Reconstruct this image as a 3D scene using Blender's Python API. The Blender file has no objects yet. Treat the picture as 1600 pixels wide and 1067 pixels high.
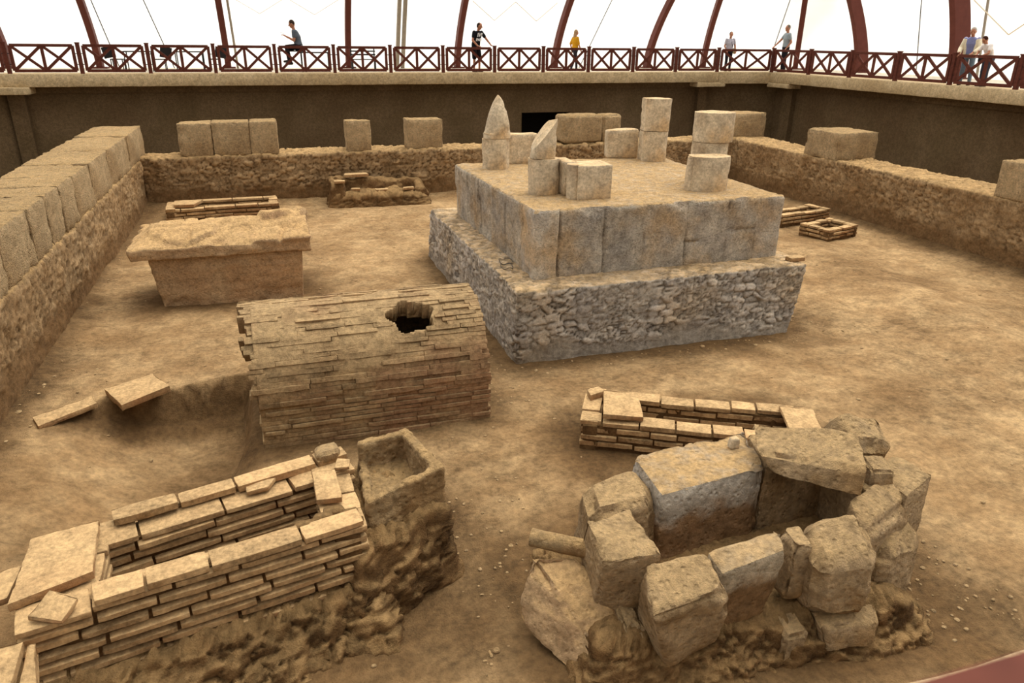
import bpy, math, random
import numpy as np
from mathutils import Matrix, Vector
C = bpy.context.scene.collection
PI = math.pi
ORD = ['first','second','third','fourth','fifth','sixth','seventh','eighth','ninth','tenth','eleventh','twelfth','thirteenth','fourteenth','fifteenth','sixteenth']

# ------------------------------------------------------------------ noise
def _h(ix, iy, iz, seed):
    n = (ix.astype(np.int64)*374761393 + iy.astype(np.int64)*668265263 + iz.astype(np.int64)*2147483647 + seed*1274126177) & 0xFFFFFFFF
    n = ((n ^ (n >> 13))*1274126177) & 0xFFFFFFFF
    n = ((n ^ (n >> 16))*2246822519) & 0xFFFFFFFF
    return ((n ^ (n >> 15)) & 0xFFFFFF)/float(0xFFFFFF)
def vnoise(P, seed=0):
    i = np.floor(P).astype(np.int64); f = P - i; f = f*f*f*(f*(f*6-15)+10)
    r = 0
    for a in (0, 1):
        wx = f[:,0] if a else 1-f[:,0]
        for b in (0, 1):
            wy = f[:,1] if b else 1-f[:,1]
            for c in (0, 1):
                wz = f[:,2] if c else 1-f[:,2]
                r = r + wx*wy*wz*_h(i[:,0]+a, i[:,1]+b, i[:,2]+c, seed)
    return r*2-1
def fbm(P, freq=1., octv=4, seed=0, gain=.5):
    P = np.asarray(P, float); r = np.zeros(len(P)); a = 1.; t = 0
    for k in range(octv):
        r += a*vnoise(P*freq + 17.3*k, seed+k); t += a; a *= gain; freq *= 2.03
    return r/t
def worley(u, v, seed=0):
    iu = np.floor(u).astype(np.int64); iv = np.floor(v).astype(np.int64)
    F1 = np.full(len(u), 9.); F2 = np.full(len(u), 9.); I = np.zeros(len(u))
    z = np.zeros_like(iu)
    for a in (-1, 0, 1):
        for b in (-1, 0, 1):
            cx, cy = iu+a, iv+b
            px = cx+.1+.8*_h(cx, cy, z, seed); py = cy+.1+.8*_h(cx, cy, z+1, seed)
            d = np.hypot(u-px, v-py); idh = _h(cx, cy, z+2, seed)
            m = d < F1
            F2 = np.where(m, F1, np.minimum(F2, d)); I = np.where(m, idh, I); F1 = np.where(m, d, F1)
    return F1, F2, I
def ss(a, b, x):
    t = np.clip((x-a)/(b-a), 0, 1); return t*t*(3-2*t)

# ------------------------------------------------------------------ mesh helpers
def vnormals(V, F4):
    n = np.cross(V[F4[:,2]]-V[F4[:,0]], V[F4[:,3]]-V[F4[:,1]])
    N = np.zeros_like(V)
    for k in range(4): np.add.at(N, F4[:,k], n)
    return N/np.maximum(np.linalg.norm(N, axis=1, keepdims=True), 1e-9)
_rc = {}
def unit_box(nx, ny, nz):
    key = (nx, ny, nz)
    if key in _rc: return _rc[key]
    vs = {}; V = []; F = []
    def vid(i, j, k):
        t = (i, j, k)
        if t not in vs: vs[t] = len(V); V.append((i/nx, j/ny, k/nz))
        return vs[t]
    for i in range(nx):
        for j in range(ny):
            F.append((vid(i,j,0), vid(i,j+1,0), vid(i+1,j+1,0), vid(i+1,j,0)))
            F.append((vid(i,j,nz), vid(i+1,j,nz), vid(i+1,j+1,nz), vid(i,j+1,nz)))
    for i in range(nx):
        for k in range(nz):
            F.append((vid(i,0,k), vid(i+1,0,k), vid(i+1,0,k+1), vid(i,0,k+1)))
            F.append((vid(i,ny,k), vid(i,ny,k+1), vid(i+1,ny,k+1), vid(i+1,ny,k)))
    for j in range(ny):
        for k in range(nz):
            F.append((vid(0,j,k), vid(0,j,k+1), vid(0,j+1,k+1), vid(0,j+1,k)))
            F.append((vid(nx,j,k), vid(nx,j+1,k), vid(nx,j+1,k+1), vid(nx,j,k+1)))
    _rc[key] = (np.array(V, float), np.array(F, int)); return _rc[key]
def hexa_mesh(co, res=.05, r=.03, n=None):
    """rounded box grid mapped to eight corners (bottom 4 ccw, top 4 ccw). returns V, F, Q (unit coords)"""
    co = np.array(co, float)
    d = np.array([(np.linalg.norm(co[1]-co[0])+np.linalg.norm(co[6]-co[7]))/2,
                  (np.linalg.norm(co[3]-co[0])+np.linalg.norm(co[6]-co[5]))/2,
                  (np.linalg.norm(co[4]-co[0])+np.linalg.norm(co[6]-co[2]))/2])
    if n is None: n = tuple(int(min(640, max(2, round(x/res)))) for x in d)
    Q, F = unit_box(*n)
    r = min(r, d.min()*.45); Q = Q.copy()
    for k in range(3):                                   # first and last loop sit close to the edges
        if n[k] >= 3:
            i = np.round(Q[:,k]*n[k]); e = r/d[k]*.9; Q[:,k] = np.where(i == 0, 0, np.where(i == n[k], 1, e+(1-2*e)*(i-1)/(n[k]-2)))
    p = (Q-.5)*d
    inn = np.clip(p, -(d/2-r), d/2-r); off = p-inn; l = np.linalg.norm(off, axis=1, keepdims=True)
    p = inn + np.where(l > 1e-9, off/np.maximum(l, 1e-9)*r, 0)
    q = p/d+.5
    x, y, z = q[:,:1], q[:,1:2], q[:,2:]
    V = ((1-x)*(1-y)*(1-z)*co[0] + x*(1-y)*(1-z)*co[1] + x*y*(1-z)*co[2] + (1-x)*y*(1-z)*co[3] +
         (1-x)*(1-y)*z*co[4] + x*(1-y)*z*co[5] + x*y*z*co[6] + (1-x)*y*z*co[7])
    return V, F, Q
class Acc:
    def __init__(s): s.V = []; s.F = []; s.T = []; s.M = []; s.K = []; s.n = 0
    def add(s, V, F, tone=.5, mort=0., mat=0):
        V = np.asarray(V, float); F = [tuple(int(a)+s.n for a in f) for f in F]
        s.V.append(V); s.F += F; s.n += len(V)
        s.T.append(np.broadcast_to(np.asarray(tone, float), (len(V),))); s.M.append(np.broadcast_to(np.asarray(mort, float), (len(V),)))
        s.K += [mat]*len(F); return s
    def box(s, lo, hi, **k):
        lo = np.array(lo, float); hi = np.array(hi, float); Q, F = unit_box(1,1,1)
        return s.add(lo+Q*(hi-lo), F, **k)
    def bar(s, a, b, w, h, up=(0,0,1), **k):
        a = np.array(a, float); b = np.array(b, float); d = (b-a)/np.linalg.norm(b-a)
        sd = np.cross(d, up); sd /= np.linalg.norm(sd); u = np.cross(sd, d)
        co = [a-sd*w/2-u*h/2, b-sd*w/2-u*h/2, b+sd*w/2-u*h/2, a+sd*w/2-u*h/2, a-sd*w/2+u*h/2, b-sd*w/2+u*h/2, b+sd*w/2+u*h/2, a+sd*w/2+u*h/2]
        return s.add(co, [(0,3,2,1),(4,5,6,7),(0,1,5,4),(1,2,6,5),(2,3,7,6),(3,0,4,7)], **k)
    def tube(s, pts, rad, n=10, caps=True, **k):
        pts = np.array(pts, float); m = len(pts); rad = np.broadcast_to(np.asarray(rad, float), (m,))
        V = []; ref = None
        for i in range(m):
            t = pts[min(i+1, m-1)]-pts[max(i-1, 0)]; t = t/np.linalg.norm(t)
            if ref is None:
                ref = np.array((0,0,1.)) if abs(t[2]) < .9 else np.array((1.,0,0))
            a = np.cross(t, ref); a /= np.linalg.norm(a); b = np.cross(t, a); ref = -b if np.dot(-b, ref) > 0 else b
            b = np.cross(a, t)
            for j in range(n):
                th = 2*PI*j/n; V.append(pts[i]+rad[i]*(math.cos(th)*a+math.sin(th)*b))
        F = [(i*n+j, i*n+(j+1)%n, (i+1)*n+(j+1)%n, (i+1)*n+j) for i in range(m-1) for j in range(n)]
        if caps: F += [tuple(range(n-1,-1,-1)), tuple((m-1)*n+j for j in range(n))]
        return s.add(V, F, **k)
    def capsule(s, a, b, ra, rb, n=12, **k):
        a = np.array(a, float); b = np.array(b, float); d = b-a; L = np.linalg.norm(d); d = d/max(L, 1e-9)
        P = []; R = []
        for t in (-89, -60, -30, 0): P.append(a+d*ra*math.sin(math.radians(t))); R.append(ra*math.cos(math.radians(t)))
        for t in (0, 30, 60, 89): P.append(b+d*rb*math.sin(math.radians(t))+d*1e-4); R.append(rb*math.cos(math.radians(t)))
        return s.tube(P, R, n, **k)
    def ell(s, c, rad, ax=None, n=14, **k):
        V = []; F = []; m = 9; ax = np.eye(3) if ax is None else np.array(ax, float)
        for i in range(m):
            ph = -PI/2*.985+PI*.985*i/(m-1)
            for j in range(n):
                th = 2*PI*j/n
                V.append(np.array(c)+(ax.T@(np.array(rad)*np.array((math.cos(ph)*math.cos(th), math.cos(ph)*math.sin(th), math.sin(ph))))))
        F = [(i*n+j, i*n+(j+1)%n, (i+1)*n+(j+1)%n, (i+1)*n+j) for i in range(m-1) for j in range(n)]
        F += [tuple(range(n-1,-1,-1)), tuple((m-1)*n+j for j in range(n))]
        return s.add(V, F, **k)
    def loft(s, rings, n=20, **k):
        """rings: (center, vecA, vecB)"""
        V = []
        for c, A, B in rings:
            for j in range(n):
                th = 2*PI*j/n; V.append(np.array(c)+math.cos(th)*np.array(A)+math.sin(th)*np.array(B))
        m = len(rings)
        F = [(i*n+j, i*n+(j+1)%n, (i+1)*n+(j+1)%n, (i+1)*n+j) for i in range(m-1) for j in range(n)]
        F += [tuple(range(n-1,-1,-1)), tuple((m-1)*n+j for j in range(n))]
        return s.add(V, F, **k)
    def build(s, name, mats, parent=None, smooth=True, loc=None, sharp=38):
        V = np.vstack(s.V); T = np.concatenate(s.T); M = np.concatenate(s.M)
        off = np.zeros(3)
        if parent is not None:
            p = parent
            while p is not None: off += np.array(p.location); p = p.parent
        elif loc is not None: off = np.array(loc, float)
        me = bpy.data.meshes.new(name); me.from_pydata((V-off).tolist(), [], s.F); me.update()
        for nm, arr in (('tone', T), ('mort', M)):
            at = me.attributes.new(nm, 'FLOAT', 'POINT'); at.data.foreach_set('value', arr.astype(np.float32))
        mats = mats if isinstance(mats, (list, tuple)) else [mats]
        for m in mats: me.materials.append(m)
        if len(mats) > 1: me.polygons.foreach_set('material_index', np.array(s.K, np.int32))
        me.polygons.foreach_set('use_smooth', [smooth]*len(me.polygons))
        if smooth and sharp: me.set_sharp_from_angle(angle=math.radians(sharp))
        o = bpy.data.objects.new(name, me); C.objects.link(o)
        if parent is not None: o.parent = parent
        elif loc is not None: o.location = loc
        return o
def tag(o, label, cat, group=None):
    o['label'] = label; o['category'] = cat
    if group: o['group'] = group
    return o
def thing(name, label, cat, loc=(0,0,0), group=None):
    o = bpy.data.objects.new(name, None); C.objects.link(o); o.location = loc; o.empty_display_size = .2
    return tag(o, label, cat, group)
def struct(o): o['kind'] = 'structure'; return o

# ------------------------------------------------------------------ materials
def lin(r, g, b):
    f = lambda c: (c/255/12.92 if c <= 10 else ((c/255+.055)/1.055)**2.4)
    return (f(r), f(g), f(b), 1)
def stone_mat(name, c1, c2, c3, s1=1.5, s2=.35, fine=22, bump=.5, dist=.02, dust=None, damt=.8, tone=.5, mort=None, pits=0, band=None, streak=0):
    m = bpy.data.materials.new(name); m.use_nodes = True; nt = m.node_tree; nd = nt.nodes; lk = nt.links
    bs = nd['Principled BSDF']; bs.inputs['Roughness'].default_value = .95; bs.inputs['Specular IOR Level'].default_value = .12
    tc = nd.new('ShaderNodeTexCoord'); co = tc.outputs['Object']
    def noise(sc, det=6, ro=.6, w=None):
        n = nd.new('ShaderNodeTexNoise'); n.inputs['Scale'].default_value = sc; n.inputs['Detail'].default_value = det; n.inputs['Roughness'].default_value = ro
        lk.new(w or co, n.inputs['Vector']); return n.outputs['Fac']
    def rng(v, a, b, lo=0., hi=1.):
        n = nd.new('ShaderNodeMapRange'); n.interpolation_type = 'SMOOTHSTEP'
        n.inputs[1].default_value = a; n.inputs[2].default_value = b; n.inputs[3].default_value = lo; n.inputs[4].default_value = hi
        lk.new(v, n.inputs[0]); return n.outputs[0]
    def mix(f, a, b, bt='MIX'):
        n = nd.new('ShaderNodeMix'); n.data_type = 'RGBA'; n.blend_type = bt
        for v, s in ((f, n.inputs[0]), (a, n.inputs[6]), (b, n.inputs[7])):
            if hasattr(v, 'links'): lk.new(v, s)
            else: s.default_value = v
        return n.outputs[2]
    def mth(op, a, b):
        n = nd.new('ShaderNodeMath'); n.operation = op
        for v, s in ((a, n.inputs[0]), (b, n.inputs[1])):
            if hasattr(v, 'links'): lk.new(v, s)
            else: s.default_value = v
        return n.outputs[0]
    def attr(nm):
        n = nd.new('ShaderNodeAttribute'); n.attribute_name = nm; return n.outputs['Fac']
    col = mix(rng(noise(s1, 8, .65), .36, .64), c1, c2)
    col = mix(rng(noise(s2, 5, .6), .45, .68, 0, .85), col, c3)
    if band:   # (z0, z1, colour): the earthier foundation courses low on a wall
        sx = nd.new('ShaderNodeSeparateXYZ'); lk.new(co, sx.inputs[0])
        zz = mth('ADD', sx.outputs[2], mth('MULTIPLY', mth('SUBTRACT', noise(1.6, 5, .6), .5), .9))
        col = mix(rng(zz, band[0], band[1], .9, 0), col, band[2])
    if mort: col = mix(mth('MULTIPLY', attr('mort'), .85), col, mort)
    f = noise(fine, 6, .7)
    g2 = noise(fine*.32, 5, .65)
    v = mth('ADD', mth('ADD', rng(f, .28, .72, .66, 1.18), rng(g2, .32, .68, -.10, .24)), mth('MULTIPLY', mth('SUBTRACT', attr('tone'), .5), tone))
    cx = nd.new('ShaderNodeCombineColor')
    for k in range(3): lk.new(v, cx.inputs[k])
    col = mix(1., col, cx.outputs[0], 'MULTIPLY')
    if dust:
        g = nd.new('ShaderNodeNewGeometry'); sp = nd.new('ShaderNodeSeparateXYZ'); lk.new(g.outputs['Normal'], sp.inputs[0])
        dn = mth('MULTIPLY', rng(sp.outputs[2], .35, .85), rng(noise(6, 5, .6), .25, .6, .55, 1))
        col = mix(mth('MULTIPLY', dn, damt), col, mix(1., dust, cx.outputs[0], 'MULTIPLY'))
    lk.new(col, bs.inputs['Base Color'])
    h = mth('ADD', mth('ADD', mth('MULTIPLY', f, .9), mth('MULTIPLY', g2, 1.4)), noise(fine*4, 4, .7))
    if pits:
        vo = nd.new('ShaderNodeTexVoronoi'); vo.inputs['Scale'].default_value = pits; lk.new(co, vo.inputs['Vector'])
        h = mth('ADD', h, mth('MULTIPLY', rng(vo.outputs['Distance'], .05, .4), 1.2))
    if streak:
        mp = nd.new('ShaderNodeMapping'); mp.inputs['Scale'].default_value = (streak, streak, streak*.12); lk.new(co, mp.inputs[0])
        h = mth('ADD', h, mth('MULTIPLY', noise(1, 4, .6, mp.outputs[0]), 1.1))
    b = nd.new('ShaderNodeBump'); b.inputs['Strength'].default_value = bump; b.inputs['Distance'].default_value = dist
    lk.new(h, b.inputs['Height']); lk.new(b.outputs[0], bs.inputs['Normal'])
    return m
def plain(name, rgb, rough=.6, var=0., sc=8, spec=.3):
    m = bpy.data.materials.new(name); m.use_nodes = True; nt = m.node_tree; bs = nt.nodes['Principled BSDF']
    bs.inputs['Roughness'].default_value = rough; bs.inputs['Specular IOR Level'].default_value = spec
    c = lin(*rgb)
    n = nt.nodes.new('ShaderNodeTexNoise'); n.inputs['Scale'].default_value = sc; n.inputs['Detail'].default_value = 5
    tc = nt.nodes.new('ShaderNodeTexCoord'); nt.links.new(tc.outputs['Object'], n.inputs['Vector'])
    rp = nt.nodes.new('ShaderNodeValToRGB'); nt.links.new(n.outputs['Fac'], rp.inputs[0])
    rp.color_ramp.elements[0].position = .3; rp.color_ramp.elements[1].position = .7
    rp.color_ramp.elements[0].color = tuple(x*(1-var) for x in c[:3])+(1,); rp.color_ramp.elements[1].color = tuple(min(1, x*(1+var)) for x in c[:3])+(1,)
    nt.links.new(rp.outputs[0], bs.inputs['Base Color']); return m
DUST = lin(196,160,108)
M = {}
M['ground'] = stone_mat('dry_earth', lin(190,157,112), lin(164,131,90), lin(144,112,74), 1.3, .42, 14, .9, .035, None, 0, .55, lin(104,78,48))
M['mound'] = stone_mat('clod_earth', lin(140,106,68), lin(116,86,52), lin(100,74,45), 2.2, .8, 14, .9, .04, DUST, .5)
M['rubble'] = stone_mat('rubble_masonry', lin(182,152,112), lin(160,130,92), lin(146,114,76), 2.5, .6, 18, .9, .03, DUST, .75, .5, lin(138,108,74), 0, (.3, .7, lin(126,94,58)))
M['plinth'] = stone_mat('grey_rubble', lin(204,192,174), lin(180,170,158), lin(192,168,134), 3., .5, 20, .9, .03, DUST, .7, .8, lin(146,130,108))
M['ashlar'] = stone_mat('tooled_ashlar', lin(210,181,138), lin(192,163,122), lin(178,146,104), 1.6, .5, 24, 1., .04, DUST, .8, .4, None, 26)
M['podium'] = stone_mat('podium_ashlar', lin(208,194,172), lin(182,170,154), lin(200,168,126), 2.0, .8, 24, .9, .025, DUST, .9, .6, lin(116,102,84), 30)
M['marble'] = stone_mat('weathered_column_stone', lin(204,186,156), lin(178,160,134), lin(194,160,114), 2.2, .7, 22, .4, .015, DUST, .6, .35)
M['lime'] = stone_mat('limestone_block', lin(200,170,130), lin(174,144,104), lin(162,126,82), 2.4, .9, 18, 1., .035, lin(206,172,122), .75, .5, None, 14)
M['brick'] = stone_mat('fired_tile', lin(178,146,104), lin(156,124,86), lin(148,108,72), 2.5, .8, 26, .6, .012, lin(192,160,114), .7, .6)
M['brickmort'] = stone_mat('earth_mortar', lin(124,94,60), lin(104,76,46), lin(96,68,40), 4., 1., 22, .9, .03, DUST, .4)
M['vault'] = stone_mat('vault_brick', lin(180,150,108), lin(158,128,90), lin(158,118,86), 2.0, .5, 22, .9, .025, lin(190,160,116), .6, .6)
M['sarc'] = stone_mat('brown_sarcophagus_stone', lin(182,152,114), lin(162,132,98), lin(168,132,94), 1.8, .6, 22, .6, .02, DUST, .7, .4, None, 18)
M['concrete'] = stone_mat('dark_render', lin(114,94,68), lin(102,84,58), lin(96,76,52), .8, .25, 30, .15, .01)
M['kerb'] = stone_mat('concrete_kerb', lin(204,180,140), lin(188,164,124), lin(176,150,110), 2.5, .4, 30, .4, .015, lin(200,176,136), .5)
M['walk'] = stone_mat('walkway_paving', lin(236,226,206), lin(228,216,194), lin(222,208,184), 2., .4, 20, .1, .01)
M['limeband'] = stone_mat('limestone_soil_stained', lin(206,188,160), lin(182,164,136), lin(186,158,118), 2.4, .9, 18, .9, .03, DUST, .75, .4, None, 14, (.42, .62, lin(140,104,64)))
M['limeband2'] = stone_mat('limestone_soil_stained_inner', lin(212,200,182), lin(190,178,160), lin(190,168,134), 2.4, .9, 18, .9, .03, DUST, .95, .4, None, 14, (.52, .74, lin(140,104,64)))
M['trough'] = stone_mat('trough_stone', lin(196,166,122), lin(172,142,102), lin(160,124,80), 2.4, .9, 18, 1., .035, DUST, .75, 0, None, 14)
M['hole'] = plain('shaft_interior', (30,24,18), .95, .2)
M['redwood'] = plain('red_stained_wood', (96,52,40), .6, .25, 12, .08)
M['rib'] = plain('red_painted_steel', (96,52,43), .6, .12, 4, .1)
M['greysteel'] = plain('grey_galvanised_steel', (150,138,122), .5, .1)
M['black'] = plain('black_furniture', (26,24,24), .5, .1)
M['cable'] = plain('dark_cable', (70,64,56), .6, .1)
M['seam'] = plain('tan_canvas_hem', (214,196,168), .9, .05)
M['skin'] = plain('skin', (178,122,92), .55, .06, 20)
M['eye'] = plain('eye', (40,28,22), .4, .1)
def cloth(name, rgb, rgb2=None): return plain(name, rgb, .9, .12, 30, .1)
# tent fabric: thin, lets daylight through
def fabric():
    m = bpy.data.materials.new('tent_fabric'); m.use_nodes = True; nt = m.node_tree; nd = nt.nodes
    out = nd['Material Output']; nd.remove(nd['Principled BSDF'])
    d = nd.new('ShaderNodeBsdfDiffuse'); t = nd.new('ShaderNodeBsdfTranslucent'); mx = nd.new('ShaderNodeMixShader')
    n = nd.new('ShaderNodeTexNoise'); n.inputs['Scale'].default_value = .6; n.inputs['Detail'].default_value = 5
    tc = nd.new('ShaderNodeTexCoord'); nt.links.new(tc.outputs['Object'], n.inputs['Vector'])
    rp = nd.new('ShaderNodeValToRGB'); nt.links.new(n.outputs['Fac'], rp.inputs[0])
    rp.color_ramp.elements[0].color = (.95,.93,.88,1); rp.color_ramp.elements[1].color = (.98,.97,.94,1)
    nt.links.new(rp.outputs[0], d.inputs[0]); nt.links.new(rp.outputs[0], t.inputs[0]); mx.inputs[0].default_value = .72
    nt.links.new(d.outputs[0], mx.inputs[1]); nt.links.new(t.outputs[0], mx.inputs[2]); nt.links.new(mx.outputs[0], out.inputs[0])
    return m
M['fabric'] = fabric()

# ------------------------------------------------------------------ rough stone
def co8(bot, top):
    """bot/top: four (x,y,z) each, counter-clockwise from the near-left corner"""
    return [tuple(p) for p in bot]+[tuple(p) for p in top]
def boxco(x0, x1, y0, y1, z0, z1, dx=0, dy=0): return co8([(x0,y0,z0),(x1,y0,z0),(x1,y1,z0),(x0,y1,z0)], [(x0+dx,y0+dy,z1),(x1-dx,y0+dy,z1),(x1-dx,y1-dy,z1),(x0+dx,y1-dy,z1)])
def rock(acc, co, res=.05, r=.05, amp=.02, freq=3., seed=0, octv=4, gain=.5, fn=None, tone=.5, mat=0, chip=0., n=None, mort=0., cuts=0, cutk=(.74,.95), erode=0.):
    V, F, Q = hexa_mesh(co, res, r, n)
    if cuts:                                            # broken facets
        R_ = random.Random(seed*7+1); c_ = V.mean(0)
        for _ in range(cuts):
            nv = np.array((R_.gauss(0,1), R_.gauss(0,1), R_.gauss(0,.8))); nv /= np.linalg.norm(nv)
            k = (V-c_)@nv; V = V-np.maximum(k-k.max()*R_.uniform(*cutk), 0)[:,None]*nv*.97
    N = vnormals(V, F)
    d = amp*fbm(V, freq, octv, seed, gain)
    if chip:                                            # chipped, faceted hollows
        d -= chip*ss(.15, .6, fbm(V, freq*.6, 3, seed+50))
    if erode:                                           # crumbled arrises
        q = np.sort(np.minimum(Q, 1-Q), axis=1); ed = np.exp(-(q[:,1]/.07)**2)
        d -= erode*ed*(.35+1.3*ss(-.1, .5, fbm(V, 5, 3, seed+60)))
    T = np.full(len(V), tone); K = np.full(len(V), float(mort))
    if fn is not None:
        dd, T, K = fn(V, N, Q); d = d+dd
    acc.add(V+N*d[:,None], F, tone=T, mort=K, mat=mat)
    return acc
def stones(cu, cv, amp, seed, zfade=None, top=1.):
    """irregular courses of stones in mortar; which stones show is worked out per face"""
    def fn(V, N, Q):
        a = np.abs(N); ax = np.argmax(a*np.array((1,1,1.1)), axis=1)
        w = np.stack([fbm(V, 1.7, 3, seed+70), fbm(V+9, 1.7, 3, seed+71)], 1)*.35
        u = np.where(ax == 0, V[:,1], V[:,0]); v = np.where(ax == 2, V[:,1], V[:,2])
        cvv = np.where(ax == 2, cu*.7, cv)
        F1, F2, I = worley(u/cu+w[:,0]+ax*37, v/cvv+w[:,1], seed)
        G1, G2, J = worley(u/cu*2.3+w[:,1]+ax*11, v/cvv*2.1+w[:,0], seed+1)
        small = ss(-.05, .12, fbm(V, 1.3, 3, seed+33)); open_ = ss(-.12, .1, fbm(V, 2.6, 3, seed+44))
        m1 = ss(.015, .13, F2-F1); m2 = ss(.02, .2, G2-G1)
        dA = m1*(.2+.8*I)-.6*(1-m1)*open_; dB = m2*(.2+.6*J)-.5*(1-m2)*open_
        m = m1*(1-small)+m2*small; I = I*(1-small)+J*small
        k = np.ones(len(V))
        if zfade: k = ss(zfade[0], zfade[1], V[:,2]+.35*fbm(V, 1.2, 3, seed+5))
        k = k*(1-.55*ss(.1, .4, fbm(V, .9, 3, seed+55)))       # places where mortar still covers the stones
        d = amp*(dA*(1-small)+dB*small)*(.15+.85*k)*np.where(ax == 2, top, 1)
        d += amp*.6*fbm(V, 6, 5, seed+9, .62)
        return d, .5+(I-.5)*(.25+.75*k), (1-m)*k+.5*(1-k)
    return fn

# ================================================================== SETTING
# ---- earth floor of the dig
def ledge_y(x): return np.interp(x, [-4.2,-3.55,-3.2,-2.8,-2.0,-1.6,-1.05,-.7,-.4], [9.3,10.33,10.72,10.93,11.07,11.22,11.32,11.3,11.0])
def ground_z(x, y):
    P = np.stack([x, y, np.zeros_like(x)], 1)
    z = .05*fbm(P, .45, 3, 3)+.022*fbm(P, 1.9, 4, 8)+.01*fbm(P, 7, 3, 12)
    n = .16*fbm(P, 1.3, 4, 21)
    dn = ledge_y(x)-y+n*.6+.07*fbm(P, 5, 4, 23); de = (-.72-x+n*.5)/(1+3.5*ss(9.6, 8.4, y)*1.); ds = y-6.6; dw = x+3.75
    dep = (.45+.45*ss(-3.2, -1.3, x))*(.72*ss(0, .1, dn)+.28*ss(.1, .7, dn))*ss(-.05, .25, de)*ss(0, 1.6, ds)*ss(0, 1.4, dw)
    z = z-dep*(.9+.2*n)
    # the hollow walked round the monument, and the low bank to its right
    rx = np.maximum(np.abs(x-6.2)-2.8, 0); ry = np.maximum(np.abs(y-13.8)-3.2, 0); dm = np.hypot(rx, ry)
    z = z-.10*np.exp(-(dm/.9)**2)
    z = z+.13*np.exp(-(((x-12.2-.15*(y-10))/.9)**2))*ss(6, 9, y)*(1-ss(14, 17, y))
    # soil heaped against the foot of the walls
    for dd in (x+4.0, 24.8-y, 16.5-x): z = z+.10*np.exp(-np.maximum(dd, 0)/.35)
    return z
ys = [0.9]
while ys[-1] < 25.4: ys.append(ys[-1]+.03+.0042*ys[-1])
ys = np.array(ys); xs = np.arange(-4.7, 17.3, .055)
gx, gy = np.meshgrid(xs, ys); x = gx.ravel(); y = gy.ravel(); z = ground_z(x, y)
nx = len(xs); a = (np.arange(len(ys)-1)[:,None]*nx+np.arange(nx-1)[None,:]).ravel()
Pg = np.stack([x, y, z*0], 1); dn_ = ledge_y(x)-y
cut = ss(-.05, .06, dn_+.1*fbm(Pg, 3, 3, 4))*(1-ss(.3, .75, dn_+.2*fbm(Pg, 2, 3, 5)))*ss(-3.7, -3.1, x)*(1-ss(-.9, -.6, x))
foot = np.zeros(len(x))                                # ground colour darkens towards the feet of tombs, podium and side walls
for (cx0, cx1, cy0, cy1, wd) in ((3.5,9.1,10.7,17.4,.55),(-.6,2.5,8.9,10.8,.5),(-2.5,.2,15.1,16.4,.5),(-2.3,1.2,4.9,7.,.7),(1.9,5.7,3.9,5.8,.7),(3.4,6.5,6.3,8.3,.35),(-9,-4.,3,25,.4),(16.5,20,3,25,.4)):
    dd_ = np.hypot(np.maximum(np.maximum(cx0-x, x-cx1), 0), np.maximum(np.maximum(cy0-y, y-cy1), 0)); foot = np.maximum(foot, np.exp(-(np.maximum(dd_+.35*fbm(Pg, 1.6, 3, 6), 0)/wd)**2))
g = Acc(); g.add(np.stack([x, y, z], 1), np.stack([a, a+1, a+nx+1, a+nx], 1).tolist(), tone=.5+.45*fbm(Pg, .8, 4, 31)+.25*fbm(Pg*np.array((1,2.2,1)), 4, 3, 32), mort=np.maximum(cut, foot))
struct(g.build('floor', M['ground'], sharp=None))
def gz(x, y): return float(ground_z(np.array([float(x)]), np.array([float(y)]))[0])

# ---- old enclosure walls of rubble
def wall(name, co, seed, res=.07, cu=.27, cv=.115, amp=.045, zf=(.25,.7), label=None):
    ac = Acc(); rock(ac, co, res, .06, .05, 1.5, seed, 4, .5, stones(cu, cv, amp, seed, zf, 1.2)); o = struct(ac.build(name, M['rubble'], sharp=None)); return o
wall('wall_left', boxco(-5.25,-3.98,3.0,25.9,-.3,1.46), 11, .038)
wall('wall_back', boxco(-4.0,17.9,24.8,26.0,-.3,1.5), 12, .04, amp=.055)
wall('wall_right', boxco(16.5,17.9,3.0,25.0,-.3,1.58), 13, .04)

# ---- outer retaining walls, kerb, walkway
OX, OY, ZW = 22.5, 31.5, 3.65
def slab(name, mat, *boxes, res=None, kind=True):
    ac = Acc()
    for b in boxes:
        if res: rock(ac, boxco(*b), res, .03, .012, 2.5, len(name))
        else: ac.box((b[0],b[2],b[4]), (b[1],b[3],b[5]))
    o = ac.build(name, mat, smooth=bool(res)); return struct(o) if kind else o
slab('floor_outer', M['concrete'], (-16,16.4,26.05,33,-.3,0), (17.95,24,-2,33,-.3,0), (-16,-5.3,-2,26.05,-.3,0))
# back retaining wall with the dark shaft opening
slab('wall_outer_back', M['concrete'], (-16,10.63,32.3,32.8,-.1,3.3), (12.95,20.2,32.3,32.8,-.1,3.3), (10.63,12.95,32.3,32.8,1.93,3.3), (10.63,12.95,32.3,32.8,-.1,.8))
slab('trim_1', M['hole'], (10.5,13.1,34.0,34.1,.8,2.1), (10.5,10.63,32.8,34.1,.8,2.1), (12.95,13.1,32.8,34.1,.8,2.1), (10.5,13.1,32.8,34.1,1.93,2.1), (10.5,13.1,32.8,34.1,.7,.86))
def prism(name, pts, z0, z1, mat):
    n = len(pts); V = [(p[0],p[1],z0) for p in pts]+[(p[0],p[1],z1) for p in pts]
    F = [tuple(range(n-1,-1,-1)), tuple(range(n,2*n))]+[(i,(i+1)%n,(i+1)%n+n,i+n) for i in range(n)]
    return struct(Acc().add(V, F).build(name, mat, smooth=False))
prism('wall_outer_corner', [(20.2,32.3),(23.3,31.5),(23.6,32.0),(20.2,32.8)], -.1, 3.3, M['concrete'])
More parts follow.
